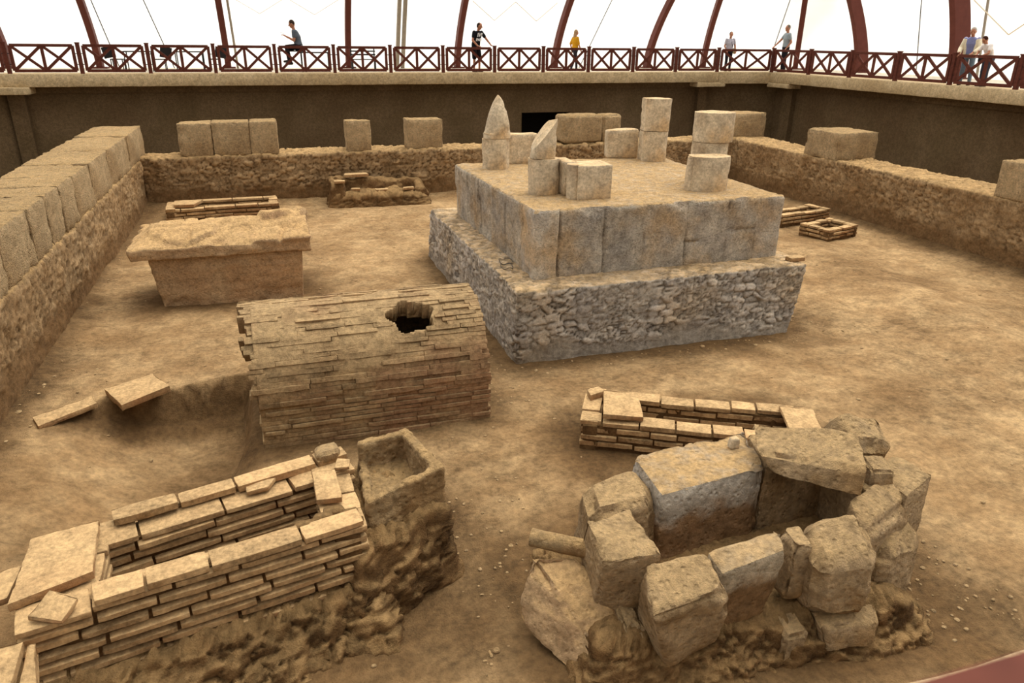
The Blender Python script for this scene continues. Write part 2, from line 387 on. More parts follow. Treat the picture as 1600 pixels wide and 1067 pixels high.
prism('wall_outer_left', [(-13.5,28.2),(-9.1,32.3),(-9.4,32.7),(-14,28.5)], -.1, 3.3, M['concrete'])
slab('wall_outer_right', M['concrete'], (23.3,23.8,-2,31.6,-.1,3.3))
for i, b in enumerate([(-9.15,-8.6,32.05,32.3,-.1,3.3), (19.35,19.8,32.05,32.3,-.1,3.3), (23.05,23.3,30.0,30.7,-.1,3.3)]):
    slab('pilaster', M['concrete'], b, kind=False)
for i, o in enumerate([o for o in C.objects if o.name.startswith('pilaster')]):
    tag(o, ['dark rendered pilaster on the back retaining wall at the far left edge', 'dark rendered pilaster on the back retaining wall near the right corner', 'dark rendered pilaster at the far end of the right retaining wall'][i], 'pilaster', 'pilasters of the retaining walls')
slab('trim_2', M['concrete'], (-16,20.2,32.15,32.3,2.95,3.2))
slab('trim_3', M['concrete'], (23.15,23.3,-2,31.4,2.95,3.2))
# kerb beams the railing stands on (rough concrete)
ac = Acc(); rock(ac, boxco(-9.2,20.0,OY-.02,OY+1.0,3.2,ZW), .12, .04, .012, 2., 5); struct(ac.build('trim_4', M['kerb']))
ac = Acc(); rock(ac, co8([(20.0,31.5,3.14),(22.55,31.1,3.14),(23.4,32.2,3.14),(20.0,32.5,3.14)], [(20.0,31.5,ZW),(22.55,31.1,ZW),(23.4,32.2,ZW),(20.0,32.5,ZW)]), .12, .04, .012, 2., 6); struct(ac.build('trim_5', M['kerb']))
ac = Acc(); rock(ac, boxco(OX,OX+1.0,0.4,31.15,3.2,ZW), .12, .04, .012, 2., 7); struct(ac.build('trim_6', M['kerb']))
ac = Acc(); rock(ac, co8([(-13,28,3.1),(-9.0,31.45,3.1),(-9.1,32.5,3.1),(-14,29,3.1)], [(-13,28,ZW-.02),(-9.0,31.45,ZW-.02),(-9.1,32.5,ZW-.02),(-14,29,ZW-.02)]), .12, .04, .012, 2., 8); struct(ac.build('trim_7', M['kerb']))
# corbels under the beams at the corners
ac = Acc(); rock(ac, boxco(-9.6,-8.2,31.3,32.3,2.95,3.2), .1, .05, .015, 2., 9); struct(ac.build('trim_8', M['kerb']))
ac = Acc(); rock(ac, boxco(18.9,20.4,31.45,32.3,3.0,3.2), .1, .05, .015, 2., 9); struct(ac.build('trim_9', M['kerb']))
ac = Acc(); rock(ac, boxco(22.45,23.3,29.6,31.2,3.0,3.2), .1, .05, .015, 2., 9); struct(ac.build('trim_10', M['kerb']))
slab('floor_walkway', M['walk'], (-16,29.5,32.45,38.5,3.5,ZW-.01), (23.45,29.5,-2,32.45,3.5,ZW-.01))
# near walkway the photographer stands on
ac = Acc(); rock(ac, boxco(-5,9,-1.6,.92,3.2,ZW), .12, .04, .012, 2., 17); struct(ac.build('trim_11', M['kerb']))

# ---- tent: fabric skin and ribs that rise from outside the walkway and arch inward
def arch(zz): return 1.5*np.maximum((zz-ZW)/2.6, 0)**1.6
zs = np.linspace(ZW-.15, 8.6, 24)
def skin(name, p0, p1, nrm, k=1.):
    us = np.linspace(0, 1, 60); V = []
    for zv in zs:
        for u in us:
            p = np.array(p0)*(1-u)+np.array(p1)*u+np.array(nrm)*(arch(zv)*k); V.append((p[0], p[1], zv))
    n = len(us); F = [(i*n+j, i*n+j+1, (i+1)*n+j+1, (i+1)*n+j) for i in range(len(zs)-1) for j in range(n-1)]
    return struct(Acc().add(V, F).build(name, M['fabric']))
skin('wall_tent_back', (-17,37.2), (28.4,37.2), (0,-1))
skin('wall_tent_right', (28.2,37.3), (28.2,-2), (-1,0), .55)
def rib(p, nrm, wid, i, label, mat='rib', dep=.45, group='curved red tent ribs', k=1.):
    nrm = np.array(nrm, float); side = np.array((nrm[1], -nrm[0])); Vs = []
    ac = Acc(); zz = np.linspace(ZW-.02, 8.6, 20)
    for q in zz:
        c = np.array(p)+nrm*arch(q)*k
        for (a, b) in ((-1,0),(1,0),(1,1),(-1,1)):
            w = c+side*a*wid/2+nrm*b*dep; Vs.append((w[0], w[1], q))
    F = [(i_*4+j, i_*4+(j+1)%4, (i_+1)*4+(j+1)%4, (i_+1)*4+j) for i_ in range(len(zz)-1) for j in range(4)]+[(3,2,1,0),(76,77,78,79)]
    ac.add(Vs, F); base = (p[0], p[1], ZW)
    t = thing('tent_rib', label, 'tent rib', base, group)
    ac.build('arched_beam', M[mat], t, smooth=False)
    b = Acc(); q = np.array(p)+nrm*dep/2
    b.box((q[0]-.3,q[1]-.3,ZW-.01), (q[0]+.3,q[1]+.3,ZW+.05)); b.build('base_plate', M[mat], t, smooth=False)
for i, X in enumerate([-10.1,-6.75,-1.65,3.6,8.75,13.75,18.9]):
    rib((X,36.9), (0,-1), .24, i, 'curved dark red steel tent rib behind the back railing, %s from the left' % ORD[i])
rib((22.3,36.9), (-.3,-.95), .24, 7, 'dark red tent rib rising behind the last straight panel of the back railing')
rib((26.6,34.7), (-.61,-.79), .26, 8, 'dark red tent rib standing at the back right corner behind the chamfered railing', k=.8)
rib((27.5,30.6), (-1,0), .26, 9, 'broad dark red tent rib behind the right railing, nearer the corner', dep=.6, k=.55)
rib((27.5,25.0), (-1,0), .28, 10, 'broad dark red tent rib behind the right railing and the older couple', dep=.8, k=.4)
# straight grey post and thin pipes and wires
def pole(name, label, cat, p, q, rad, mat, parts=None):
    ac = Acc(); ac.tube([p, q], rad, 10); o = ac.build(name, M[mat], loc=p); return tag(o, label, cat)
t = thing('steel_post', 'pale grey twin steel post between two red ribs behind the back railing', 'post', (5.95,36.6,ZW))
for dx in (-.13, .13):
    b = Acc(); b.bar((5.95+dx,36.6,ZW-.01), (5.95+dx,36.6-1.7,6.7), .16, .2, (0,1,0)); b.build('channel', M['greysteel'], t, smooth=False)
pole('steel_pipe', 'thin grey pipe beside the third red rib from the left', 'pipe', (-1.25,36.4,ZW-.01), (-1.3,34.6,7.0), .05, 'greysteel')
pole('steel_pipe', 'thin grey pipe beside the rib behind the older couple', 'pipe', (27.2,24.1,ZW-.01), (26.6,24.0,7.6), .05, 'greysteel')
for i, (p, q) in enumerate([((-3.9,37.0,ZW-.01),(-4.6,35.2,6.7)), ((15.2,36.9,ZW-.01),(16.0,34.9,6.9)), ((25.2,35.2,ZW-.01),(24.9,33.6,7.0)), ((27.6,27.6,ZW-.01),(26.8,27.4,7.0)), ((-6.0,36.6,ZW-.01),(-6.4,34.6,6.8))]):
    pole('guy_wire', ['thin wire rising between the second and third ribs from left', 'thin wire rising just right of the woman in yellow', 'thin wire rising by the man in a grey shirt at the corner', 'thin wire between the last two ribs on the right', 'thin wire running close beside the second rib from left'][i], 'wire', p, q, .02, 'cable')
# scalloped hem of the inner lining hanging down into view
def hem(label, x0, x1, yy, ztop, zdip, n=2, right=False):
    ac = Acc(); w = (x1-x0)/n; pts = []
    for k in range(n):
        a_ = x0+k*w
        seg = [(a_, ztop), (a_+w*.5, zdip), (a_+w, ztop)]
        for (u0, z0), (u1, z1) in zip(seg[:-1], seg[1:]):
            P = (yy, u0, z0) if right else (u0, yy, z0); Q = (yy, u1, z1) if right else (u1, yy, z1)
            ac.bar(P, Q, .02, .05, (1,0,0) if right else (0,1,0))
    o = ac.build('canvas_hem', M['seam'], loc=((yy, x0, ztop) if right else (x0, yy, ztop)), smooth=False); tag(o, label, 'canvas hem', 'pointed lining hems')
hem('pointed tan lining hem above the man holding a phone', -1.2, 3.3, 35.4, 6.5, 5.85, 2)
hem('pointed tan lining hem above the man in a black tee', 9.2, 13.3, 35.3, 6.55, 5.75, 2)
hem('pointed tan lining hem right of the older couple', 20.0, 23.6, 25.6, 6.5, 5.3, 1, True)

# ================================================================== RAILING
def post_obj(p, label):
    t = thing('railing_post', label, 'railing post', (p[0], p[1], ZW), 'red railing posts')
    a = Acc(); rock(a, boxco(p[0]-.065,p[0]+.065,p[1]-.065,p[1]+.065,ZW-.01,ZW+1.03), .3, .008, 0, 1, n=(2,2,2)); a.build('shaft', M['redwood'], t, smooth=False)
    a = Acc(); a.box((p[0]-.075,p[1]-.075,ZW+1.02), (p[0]+.075,p[1]+.075,ZW+1.06)); a.build('cap', M['redwood'], t, smooth=False)
def panel_obj(p, q, label):
    p = np.array((p[0],p[1],ZW), float); q = np.array((q[0],q[1],ZW), float); d = (q-p); L = np.linalg.norm(d); d /= L
    A = p+d*.17; B = q-d*.17; mid = (A+B)/2; up = np.array((0,0,1.))
    t = thing('wooden_railing', label, 'railing', tuple(mid), 'red railing panels with crossed braces')
    zb, zt = .10, .95
    def part(nm, a, b, w=.05, h=.075):
        ac = Acc(); ac.bar(a, b, w, h, up if abs(d[2]-1) > 1 else up) if abs((b-a)[2]) < 1e-6 else ac.bar(a, b, h, w, np.cross(d, up))
        return ac.build(nm, M['redwood'], t, smooth=False)
    part('top_rail', A+up*zt, B+up*zt, .08, .10); part('bottom_rail', A+up*zb, B+up*zb, .08, .10)
    st_ = [part('stile', c+up*zb, c+up*zt, .07, .10) for c in (A, B)]
    part('mid_stile', mid+up*zb, mid+up*zt, .06, .10)
    for a_, b_ in ((A, mid), (mid, B)):
        part('brace', a_+up*zb, b_+up*zt, .05, .095); part('brace', a_+up*zt, b_+up*zb, .055, .095)
    for c, e, sl in ((A, p, st_[0]), (B, q, st_[1])):
        for zz in (.32, .68):
            ac = Acc(); ac.bar(c+up*zz, e+up*zz, .025, .025); ac.build('hinge_pin', M['black'], sl, smooth=False)
PX_ = [-8.75,-6.44,-4.17,-1.89,.32,2.55,4.78,6.95,9.17,11.35,13.46,15.62,17.77,19.95]
yb = OY+.12
for i, X in enumerate(PX_): post_obj((X, yb), 'red wooden railing post along the back walkway, %s from the left' % ORD[i])
panel_obj((-11,yb-.4), (PX_[0],yb), 'red railing panel cut by the left edge of the photo')
for i in range(len(PX_)-1): panel_obj((PX_[i],yb), (PX_[i+1],yb), 'red crossed railing panel along the back walkway, %s from the left corner' % ORD[i])
RY = [31.2,28.57,26.04,23.58,21.08,18.54,16.0]
panel_obj((PX_[-1],yb), (OX+.12,31.2), 'red crossed railing panel across the chamfered back right corner')
for i, Y in enumerate(RY[:-1]):
    post_obj((OX+.12, Y), 'red wooden railing post along the right walkway, %s from the corner' % ORD[i])
    panel_obj((OX+.12,Y), (OX+.12,RY[i+1]), 'red crossed railing panel along the right walkway, %s from the corner' % ORD[i])
panel_obj((-.9,.193), (1.5,.193), 'blurred red railing at the bottom right corner beside the camera')

# ================================================================== MONUMENT
mon = thing('podium_monument', 'large two-tier stone podium with grey rubble base carrying column stumps', 'monument', (6.3,13.9,0))
ac = Acc(); rock(ac, co8([(3.5,10.75,-.35),(8.85,10.68,-.35),(9.05,17.5,-.35),(3.35,17.5,-.35)], [(3.52,10.72,1.17),(9.2,10.82,1.17),(9.4,17.4,1.17),(3.4,17.2,1.17)]), .026, .03, .03, 2., 31, 4, .5, stones(.27, .115, .042, 31, (.0,.25), .35))
ac.build('rubble_plinth', M['plinth'], mon, sharp=None)
JX = [4.42, 5.28, 6.05, 6.9, 7.75, 8.38]; JY = [11.9, 12.9, 13.6, 14.6, 15.4]
def ashlar(V, N, Q):
    d = np.zeros(len(V)); tn = np.full(len(V), .5); mo = np.zeros(len(V))
    fy = np.abs(N[:,1]) > .6; fx = np.abs(N[:,0]) > .6
    w = .03*fbm(V, 3, 3, 77); w2 = .05*fbm(V, 2., 2, 78)
    for (sel, cc, J) in ((fy, V[:,0], JX), (fx, V[:,1], JY)):
        idx = np.searchsorted(np.array(J), cc+w*.5)
        hh = _h(idx, idx*0+3, (sel*1), 5); tn = np.where(sel, .2+.6*hh, tn)
        d = d+np.where(sel, .035*(hh-.5), 0)
        for j in J:
            g = np.exp(-((cc-j+w)/.018)**2)*(.5+.8*ss(-.3, .3, fbm(V, 2.3, 2, 79))); d -= np.where(sel, .03*g, 0); mo = np.where(sel, np.maximum(mo, g), mo)
    for (x0, x1, zz) in ((7.75,8.38,1.78),(6.9,7.2,1.62)):      # horizontal joints of the repaired slabs
        s_ = fy & (V[:,0] > x0) & (V[:,0] < x1); g = np.exp(-((V[:,2]-zz+w*.6)/.02)**2)
        d -= np.where(s_, .035*g, 0); mo = np.where(s_, np.maximum(mo, g), mo)
    pit = ss(.1, .5, fbm(V, 1.6, 3, 90)); side = fx | fy
    d -= np.where(side, .035*pit, .0); tn = np.where(side, tn-.22*ss(.0, .45, fbm(V, 1.1, 3, 91)), tn)
    # tooled strip below the top arris and worn flutes on the left side
    d += np.where(fx, .03*fbm(V*np.array((1,1,.15)), 9, 3, 93), .012*fbm(V*np.array((1,1,.3)), 14, 3, 94))
    return d, tn, np.clip(mo, 0, 1)*.55
ac = Acc(); rock(ac, co8([(3.98,11.3,1.1),(8.95,11.42,1.1),(9.0,16.5,1.1),(3.9,16.6,1.1)], [(4.0,11.3,2.36),(8.9,11.35,2.36),(9.0,16.4,2.36),(3.8,16.4,2.36)]), .04, .06, .018, 2.5, 33, 4, .5, ashlar)
ac.build('ashlar_course', M['podium'], mon)

def drum(name, label, c, rx, ry, z0, z1, rot=0, seed=0, n=40, top=None, flat=None, pil=0., shift=(0,0), res=None, group='column stumps on the podium', grooves=()):
    """column-shaft fragment. top(x,y)-> local top height for a broken end; flat=(angle, dist) planes cut the shaft; pil adds a side strip"""
    m = max(6, int((z1-z0)/.05)); rad = []
    V = []; F = []
    th = np.linspace(0, 2*PI, n, endpoint=False); base = np.stack([np.cos(th)*rx, np.sin(th)*ry], 1)
    if flat:
        for (fa, fd) in flat:
            nv = np.array((math.cos(fa), math.sin(fa))); k = base@nv; base = base-np.maximum(k-fd, 0)[:,None]*nv
    for ga in grooves:
        base *= (1-.06*np.exp(-((np.angle(np.exp(1j*(th-ga))))/.05)**2))[:,None]
    cr, sr = math.cos(rot), math.sin(rot); base = base@np.array(((cr, sr), (-sr, cr)))
    cap = 11
    for i in range(m+1):
        t_ = i/m
        for j in range(n):
            x_, y_ = base[j]; zt = z1 if top is None else top(x_, y_)
            V.append((c[0]+x_+shift[0]*t_, c[1]+y_+shift[1]*t_, z0+(zt-z0)*t_))
    F = [(i*n+j, i*n+(j+1)%n, (i+1)*n+(j+1)%n, (i+1)*n+j) for i in range(m) for j in range(n)]
    for q in range(1, cap):
        k = 1-q/cap
        for j in range(n):
            x_, y_ = base[j]*k; zt = z1 if top is None else top(x_, y_)
            V.append((c[0]+x_+shift[0], c[1]+y_+shift[1], zt))
    V.append((c[0]+shift[0], c[1]+shift[1], z1 if top is None else top(0, 0)))
    for q in range(cap-1):
        F += [((m+q)*n+j, (m+q)*n+(j+1)%n, (m+q+1)*n+(j+1)%n, (m+q+1)*n+j) for j in range(n)]
    ctr = len(V)-1; lr = (m+cap-1)*n
    F4 = np.array(F); F = F+[(lr+j, lr+(j+1)%n, ctr) for j in range(n)]+[tuple(range(n-1,-1,-1))]
    V = np.array(V); N = vnormals(V, F4)
    V = V+N*(.014*fbm(V, 5, 4, seed)-.02*ss(.2, .6, fbm(V, 3.5, 3, seed+3)))[:,None]
    o = Acc().add(V, F, tone=.5+.3*fbm(V, 2, 2, seed+4)).build(name, M['marble'], loc=(c[0], c[1], z0))
    return tag(o, label, 'column fragment', group)
ZT = 2.355
G1 = (3.6, 5.4, 4.5)
drum('column_drum', 'pale lower column drum at the left rear of the podium, under the pointed fragment', (4.56,15.62), .31, .27, ZT, ZT+.64, .3, 1, grooves=(3.9,4.9,5.6), flat=[(-.9,.25)])
drum('column_fragment', 'tall pointed pale column fragment standing on the rear left drum', (4.58,15.62), .31, .26, ZT+.65, ZT+1.54, .3, 2, grooves=(4.6,), flat=[(.3,.24)],
     top=lambda x, y: ZT+.76+.78*max(0, 1-.55*(math.hypot(x-.02, y)/.29)**3-.45*math.hypot(x-.02, y)/.29)+.03*math.sin(11*x+4*y))
ac = Acc(); rock(ac, boxco(5.0,5.68,16.05,16.35,ZT-.01,ZT+.66), .05, .04, .02, 3, 41); tag(ac.build('stone_block', M['marble'], loc=(5.34,16.2,ZT)), 'squat pale block on the podium behind the pointed fragment', 'stone block', 'squared blocks on the podium')
drum('column_drum', 'pale lower column drum at the front left of the podium beside a squared block', (4.63,12.72), .29, .26, ZT, ZT+.64, 0, 3, grooves=(4.2,5.5))
drum('column_fragment', 'curved broken column fragment leaning to a point on the front left drum', (4.6,12.72), .25, .22, ZT+.65, ZT+1.3, .2, 4, shift=(.03,0),
     top=lambda x, y: ZT+.72+.62*min(1, max(0, (x+.28)/.48))**.8-.12*max(0, x-.17), flat=[(0, .17)])
# attached half pilaster and squared block at the front left
ac = Acc(); rock(ac, boxco(4.9,5.12,12.35,12.85,ZT-.01,ZT+.62), .04, .05, .012, 4, 43); o = ac.build('pilaster_fragment', M['marble'], loc=(5.01,12.6,ZT)); tag(o, 'narrow pilaster strip standing between front left drum and squared block', 'pilaster fragment')
blk = thing('pilaster_block', 'squared pale block with rounded left moulding at the front of the podium', 'stone block', (5.3,12.15,ZT), 'squared blocks on the podium')
ac = Acc(); rock(ac, co8([(4.98,11.93,ZT-.01),(5.64,11.93,ZT-.01),(5.66,12.5,ZT-.01),(5.16,12.5,ZT-.01)], [(4.98,11.93,ZT+.6),(5.64,11.93,ZT+.6),(5.66,12.5,ZT+.6),(5.16,12.5,ZT+.6)]), .04, .02, .012, 4, 44); ac.build('block_body', M['marble'], blk)
ac = Acc(); ac.tube([(5.0,12.14,ZT-.01),(5.0,12.14,ZT+.3),(5.0,12.14,ZT+.605)], .14, 24); ac.build('moulding', M['marble'], blk)
ac = Acc(); rock(ac, co8([(7.58,16.35,ZT-.01),(8.3,16.2,ZT-.01),(8.35,16.6,ZT-.01),(7.65,16.75,ZT-.01)], [(7.55,16.35,ZT+.64),(8.28,16.2,ZT+.68),(8.33,16.6,ZT+.68),(7.63,16.75,ZT+.64)]), .05, .05, .02, 3, 45); tag(ac.build('stone_block', M['marble'], loc=(7.95,16.5,ZT)), 'smooth grey block beside the rear right column on the podium', 'stone block', 'squared blocks on the podium')
drum('column_drum', 'warm pale lower column drum at the rear right of the podium', (8.46,15.85), .36, .30, ZT, ZT+.68, -.35, 5, flat=[(PI+.2,.26),(-1.9,.24)], grooves=(5.3,5.7,6.1))
drum('column_drum', 'pale upper column drum stacked at the rear right of the podium', (8.49,15.85), .36, .31, ZT+.69, ZT+1.4, -.3, 6, flat=[(PI+.2,.29),(-1.9,.25),(.0,.31)], grooves=(5.2,), shift=(.02,0))
# front right group: low half drum in front, taller shaft behind with a drum on it
blk = thing('half_drum', 'low pale half drum with side moulding at the front right of the podium', 'column fragment', (7.78,12.25,ZT), 'column stumps on the podium')
o = drum('x', 'x', (7.8,12.28), .40, .3, ZT, ZT+.64, -.15, 7, flat=[(PI/2,.2)]); o.name = 'drum_body'; o.parent = blk; o.location = (.02,.03,0)
for k in ('label','category','group'): del o[k]
ac = Acc(); ac.tube([(7.41,12.3,ZT-.01),(7.41,12.3,ZT+.3),(7.43,12.3,ZT+.62)], .075, 16); ac.build('moulding', M['marble'], blk)
drum('column_drum', 'pale column shaft standing behind the low half drum at front right', (8.2,12.95), .36, .3, ZT, ZT+.8, -.2, 8)
drum('column_drum', 'chipped pale upper drum with a grey patch stacked at front right of the podium', (8.24,12.95), .40, .33, ZT+.81, ZT+1.36, -.2, 9, flat=[(.1,.36)])
ac = Acc(); rock(ac, boxco(8.98,9.3,11.0,11.18,1.17,1.25), .05, .015, .01, 6, 46); tag(ac.build('loose_brick', M['brick'], loc=(9.14,11.09,1.17)), 'single loose brick on the right front ledge of the podium base', 'brick')
# coil of wire on the left ledge
ac = Acc()
for (cx, cy, r_) in ((3.74,12.1,.13),(3.82,12.4,.15)):
    ac.tube([(cx+r_*math.cos(t_)*.8, cy+r_*math.sin(t_)*1.4, 1.2+.02*math.sin(3*t_)) for t_ in np.linspace(0, 2*PI, 24)], .007, 6)
tag(ac.build('wire_loop', M['cable'], loc=(3.78,12.2,1.19)), 'dark loops of wire lying on the left ledge of the podium base', 'wire')

# ================================================================== ASHLAR BLOCKS ON THE WALLS
def combed(seed):
    def fn(V, N, Q):
        d = .014*fbm(V*np.array((1,1,.2)), 13, 3, seed)-.02*ss(.1, .6, fbm(V, 2.2, 3, seed+1))
        return d, .5+.35*fbm(V, .9, 2, 7)+.15*_h(np.array([seed]),np.array([1]),np.array([2]),3), np.zeros(len(V))
    return fn
def wblock(x0, x1, y0, y1, z0, z1, label, seed, res=.06, group=None, r=.03):
    ac = Acc(); rng_ = random.Random(seed); j = lambda: rng_.uniform(-.012, .012)
    co = co8([(x0+j(),y0,z0),(x1+j(),y0,z0),(x1,y1,z0),(x0,y1,z0)], [(x0+j(),y0+.03,z1+j()),(x1+j(),y0+.03,z1+j()),(x1,y1,z1+j()),(x0,y1,z1+j())])
    rock(ac, co, res, r, .02, 2.5, seed, 4, .5, combed(seed), erode=.03); o = ac.build('stone_block', M['ashlar'], loc=((x0+x1)/2,(y0+y1)/2,z0)); return tag(o, label, 'stone block', group)
LJ = [26.0,23.3,20.3,18.3,16.7,15.6,14.6,13.5,12.0,10.6,9.0,7.4,5.8]
for i in range(len(LJ)-1):
    wblock(-5.3,-3.97,LJ[i+1]+.005,LJ[i]-.005,1.46,2.38, 'combed ashlar block on the left rubble wall, %s from its far end' % ORD[i], 100+i, .05 if LJ[i] < 20 else .07, 'ashlar row on the left wall')
zb_ = 1.5
g_ = 'squared blocks standing on the back wall'
wblock(-2.85,-1.872,24.85,25.75,zb_,2.5, 'left block of the joined row of three on the back wall', 121, group=g_)
wblock(-1.868,-.762,24.85,25.75,zb_,2.52, 'middle block of the joined row of three on the back wall', 122, group=g_)
wblock(-.758,.08,24.85,25.75,zb_,2.54, 'right block of the joined row of three on the back wall', 123, group=g_)
wblock(2.2,3.02,24.9,25.6,zb_,2.48, 'small upright tan block alone on the back wall, left of a bigger one', 124, group=g_)
wblock(4.2,5.42,24.9,25.7,zb_,2.48, 'tan block alone on the back wall left of the pointed column', 125, group=g_)
wblock(9.74,11.3,24.9,25.8,zb_+.03,2.52, 'rounded wide block on the back wall in front of the dark opening', 126, group=g_, r=.1)
wblock(11.32,12.05,24.95,25.8,zb_+.03,2.5, 'narrow right end block beside the dark opening on the back wall', 127, group=g_, r=.1)
wblock(15.6,18.05,24.75,25.7,1.55,2.48, 'long block at the back right corner of the rubble walls', 128, group=g_)
g_ = 'squared blocks standing on the right wall'
wblock(16.5,18.05,18.95,20.5,1.57,2.42, 'big cracked cube block on the right rubble wall', 131, group=g_)
wblock(16.5,17.6,11.3,13.4,1.57,2.44, 'block on the right rubble wall cut by the right photo edge', 132, group=g_)

# ================================================================== BRICK-BUILT TOMBS
def brick(acc, c, d, L, depth, h, seed, tone=.5, mat=0, n=(6,3,3), amp=.008, tilt=0.):
    d = np.array((d[0], d[1], 0.)); d /= np.linalg.norm(d); s = np.array((-d[1], d[0], 0.)); u = np.array((0, 0, 1.)); c = np.array(c, float)
    if tilt: u = u+s*tilt
    co = [c-d*L/2-s*depth/2, c+d*L/2-s*depth/2, c+d*L/2+s*depth/2, c-d*L/2+s*depth/2]; co = co+[p+u*h for p in co]
    n = (max(n[0],3), max(n[1],3), 3); rock(acc, co, .05, .007, amp, 7, seed, 3, tone=tone, mat=mat, n=n, erode=.006)
def courses(acc, A, B, zbot, ztop, pitch, th, depth, bl, seed, core=.06, jit=.012, skip=None, n=(6,3,2), core_z0=None, tilt=0.):
    """courses of flat tiles from A to B (outer face on the right of A->B, wall extends to the left)"""
    R = random.Random(seed); A = np.array(A, float); B = np.array(B, float); d = B-A; L = np.linalg.norm(d); d /= L; s = np.array((-d[1], d[0]))
    k = 0; z = ztop-th
    while z > zbot-.5*pitch:
        u = -R.uniform(0, bl*.6)
        while u < L-.02:
            l = bl*R.uniform(.7, 1.2); u0 = max(u, 0); u1 = min(u+l, L)
            if u1-u0 > .07 and not (skip and skip(k, (u0+u1)/2, z)):
                o = R.uniform(-jit, jit); c = A+d*(u0+u1)/2+s*(depth/2+o)
                brick(acc, (c[0], c[1], z+R.uniform(-.008, .008)+.011*math.sin(2.1*(u0+u1)/2+.8*k+seed)), d+s*R.uniform(-.03, .03), u1-u0-.018, depth+R.uniform(-.01, .01), th*R.uniform(.88, 1.08), seed+k*31+int(u*100), R.uniform(.15, .85), 0, n)
            u += l
        z -= pitch; k += 1
    z0 = zbot if core_z0 is None else core_z0
    c0 = A+s*core; c1 = B+s*core; c2 = B+s*(depth-core); c3 = A+s*(depth-core); zt = ztop-th-.004
    rock(acc, co8([(*c0,z0),(*c1,z0),(*c2,z0),(*c3,z0)], [(*c0,zt),(*c1,zt),(*c2,zt),(*c3,zt)]), .06, .01, .02, 6, seed+3, 3, mat=1)
BM = [M['brick'], M['brickmort']]
def loose(name, label, cat, pts, z, th, seed, mat='brick', group=None, tilt=None, r=.012, res=.04, amp=.008):
    """a flat tile with corner list pts (ccw) lying at height z (or per-corner z via tilt)"""
    zz = [z]*4 if tilt is None else tilt
    co = co8([(p[0],p[1],zz[i]) for i, p in enumerate(pts)], [(p[0],p[1],zz[i]+th) for i, p in enumerate(pts)])
    ac = Acc(); rock(ac, co, res, r*.7, amp, 6, seed, 3, erode=.008); cx = sum(p[0] for p in pts)/4; cy = sum(p[1] for p in pts)/4
    return tag(ac.build(name, M[mat], loc=(cx, cy, min(zz))), label, cat, group)

# ---- front left cist on its earth mound
t1 = thing('brick_cist_tomb', 'long open brick cist tomb on an earth mound at the front left', 'tomb', (-.8,5.7,0))
ac = Acc()
mfn = stones(.17, .12, .06, 61)
rock(ac, co8([(-3.0,4.2,-.4),(.72,4.75,-.4),(.9,7.2,-.5),(-2.7,6.8,-.5)], [(-2.25,4.86,.4),(.46,5.48,.4),(.34,6.86,.4),(-2.35,6.15,.4)]), .035, .1, .13, 2.4, 61, 6, .68, mfn)
rock(ac, co8([(.1,4.88,-.35),(1.32,5.68,-.35),(1.3,7.2,-.35),(-.1,7.2,-.35)], [(.28,5.5,.74),(1.2,5.88,.76),(1.02,6.9,.76),(.25,6.9,.74)]), .035, .1, .13, 2.4, 62, 6, .68, mfn)
ac.build('earth_mound', M['mound'], t1, sharp=None)
fA, fB = (-2.2,4.93), (.42,5.49); rA, rB = (.32,6.86), (-2.28,6.13)
ac = Acc(); courses(ac, fA, fB, .34, .985, .1, .056, .3, .62, 201, n=(11,4,3), core_z0=.2, core=.07)
d_ = np.array((fB[0]-fA[0], fB[1]-fA[1])); d_ /= np.linalg.norm(d_); st = np.array(fA)+d_*.52
courses(ac, st, fB, 1.0, 1.058, .2, .066, .22, .66, 202, jit=.006, n=(9,4,2), core=.08, core_z0=.98)
ac.build('front_brick_wall', BM, t1)
ac = Acc(); courses(ac, rA, rB, .3, .955, .1, .058, .38, .6, 203, n=(9,4,2), core_z0=.2)
st = np.array(rB)+np.array((rA[0]-rB[0], rA[1]-rB[1]))/np.hypot(rA[0]-rB[0], rA[1]-rB[1])*.52
courses(ac, rA, st, .98, 1.045, .2, .075, .19, .66, 204, jit=.006, n=(9,4,2), core=.06, core_z0=.94)
ac.build('rear_brick_wall', BM, t1)
ac = Acc(); courses(ac, (.42,5.49), (.34,6.85), .5, .97, .098, .062, .36, .4, 205, n=(7,3,2), core_z0=.3); ac.build('end_brick_wall', BM, t1)
ac = Acc(); courses(ac, (-2.27,6.1), (-2.2,5.14), .4, .96, .098, .062, .5, .4, 206, n=(7,3,2), core_z0=.3); ac.build('end_brick_wall', BM, t1)
ac = Acc(); rock(ac, co8([(-2.05,5.25,.1),(.25,5.7,.1),(.2,6.6,.1),(-2.1,6.0,.1)], [(-2.05,5.25,.34),(.25,5.7,.34),(.2,6.6,.34),(-2.1,6.0,.34)]), .06, .05, .03, 3, 63); ac.build('earth_fill', M['mound'], t1)
loose('cover_slab', 'broad square tile slab covering the left end of the front left tomb', 'tile slab', [(-2.28,5.17),(-1.74,5.4),(-1.83,6.14),(-2.33,6.0)], .992, .075, 301, res=.03)
loose('loose_tile', 'small broken tile resting askew below the covering slab of the front left tomb', 'tile', [(-2.12,5.02),(-1.86,4.9),(-1.78,5.1),(-2.0,5.22)], 1.0, .05, 302, tilt=[1.0,.99,1.03,1.06])
loose('loose_tile', 'narrow tile laid crosswise at the inner right end of the front left tomb', 'tile', [(.0,5.92),(.24,5.9),(.22,6.42),(-.01,6.42)], .98, .06, 303)
loose('loose_tile', 'triangular broken tile on the rear inner ledge of the front left tomb', 'tile', [(-.62,6.28),(-.42,6.32),(-.34,6.48),(-.64,6.42)], .963, .05, 304)
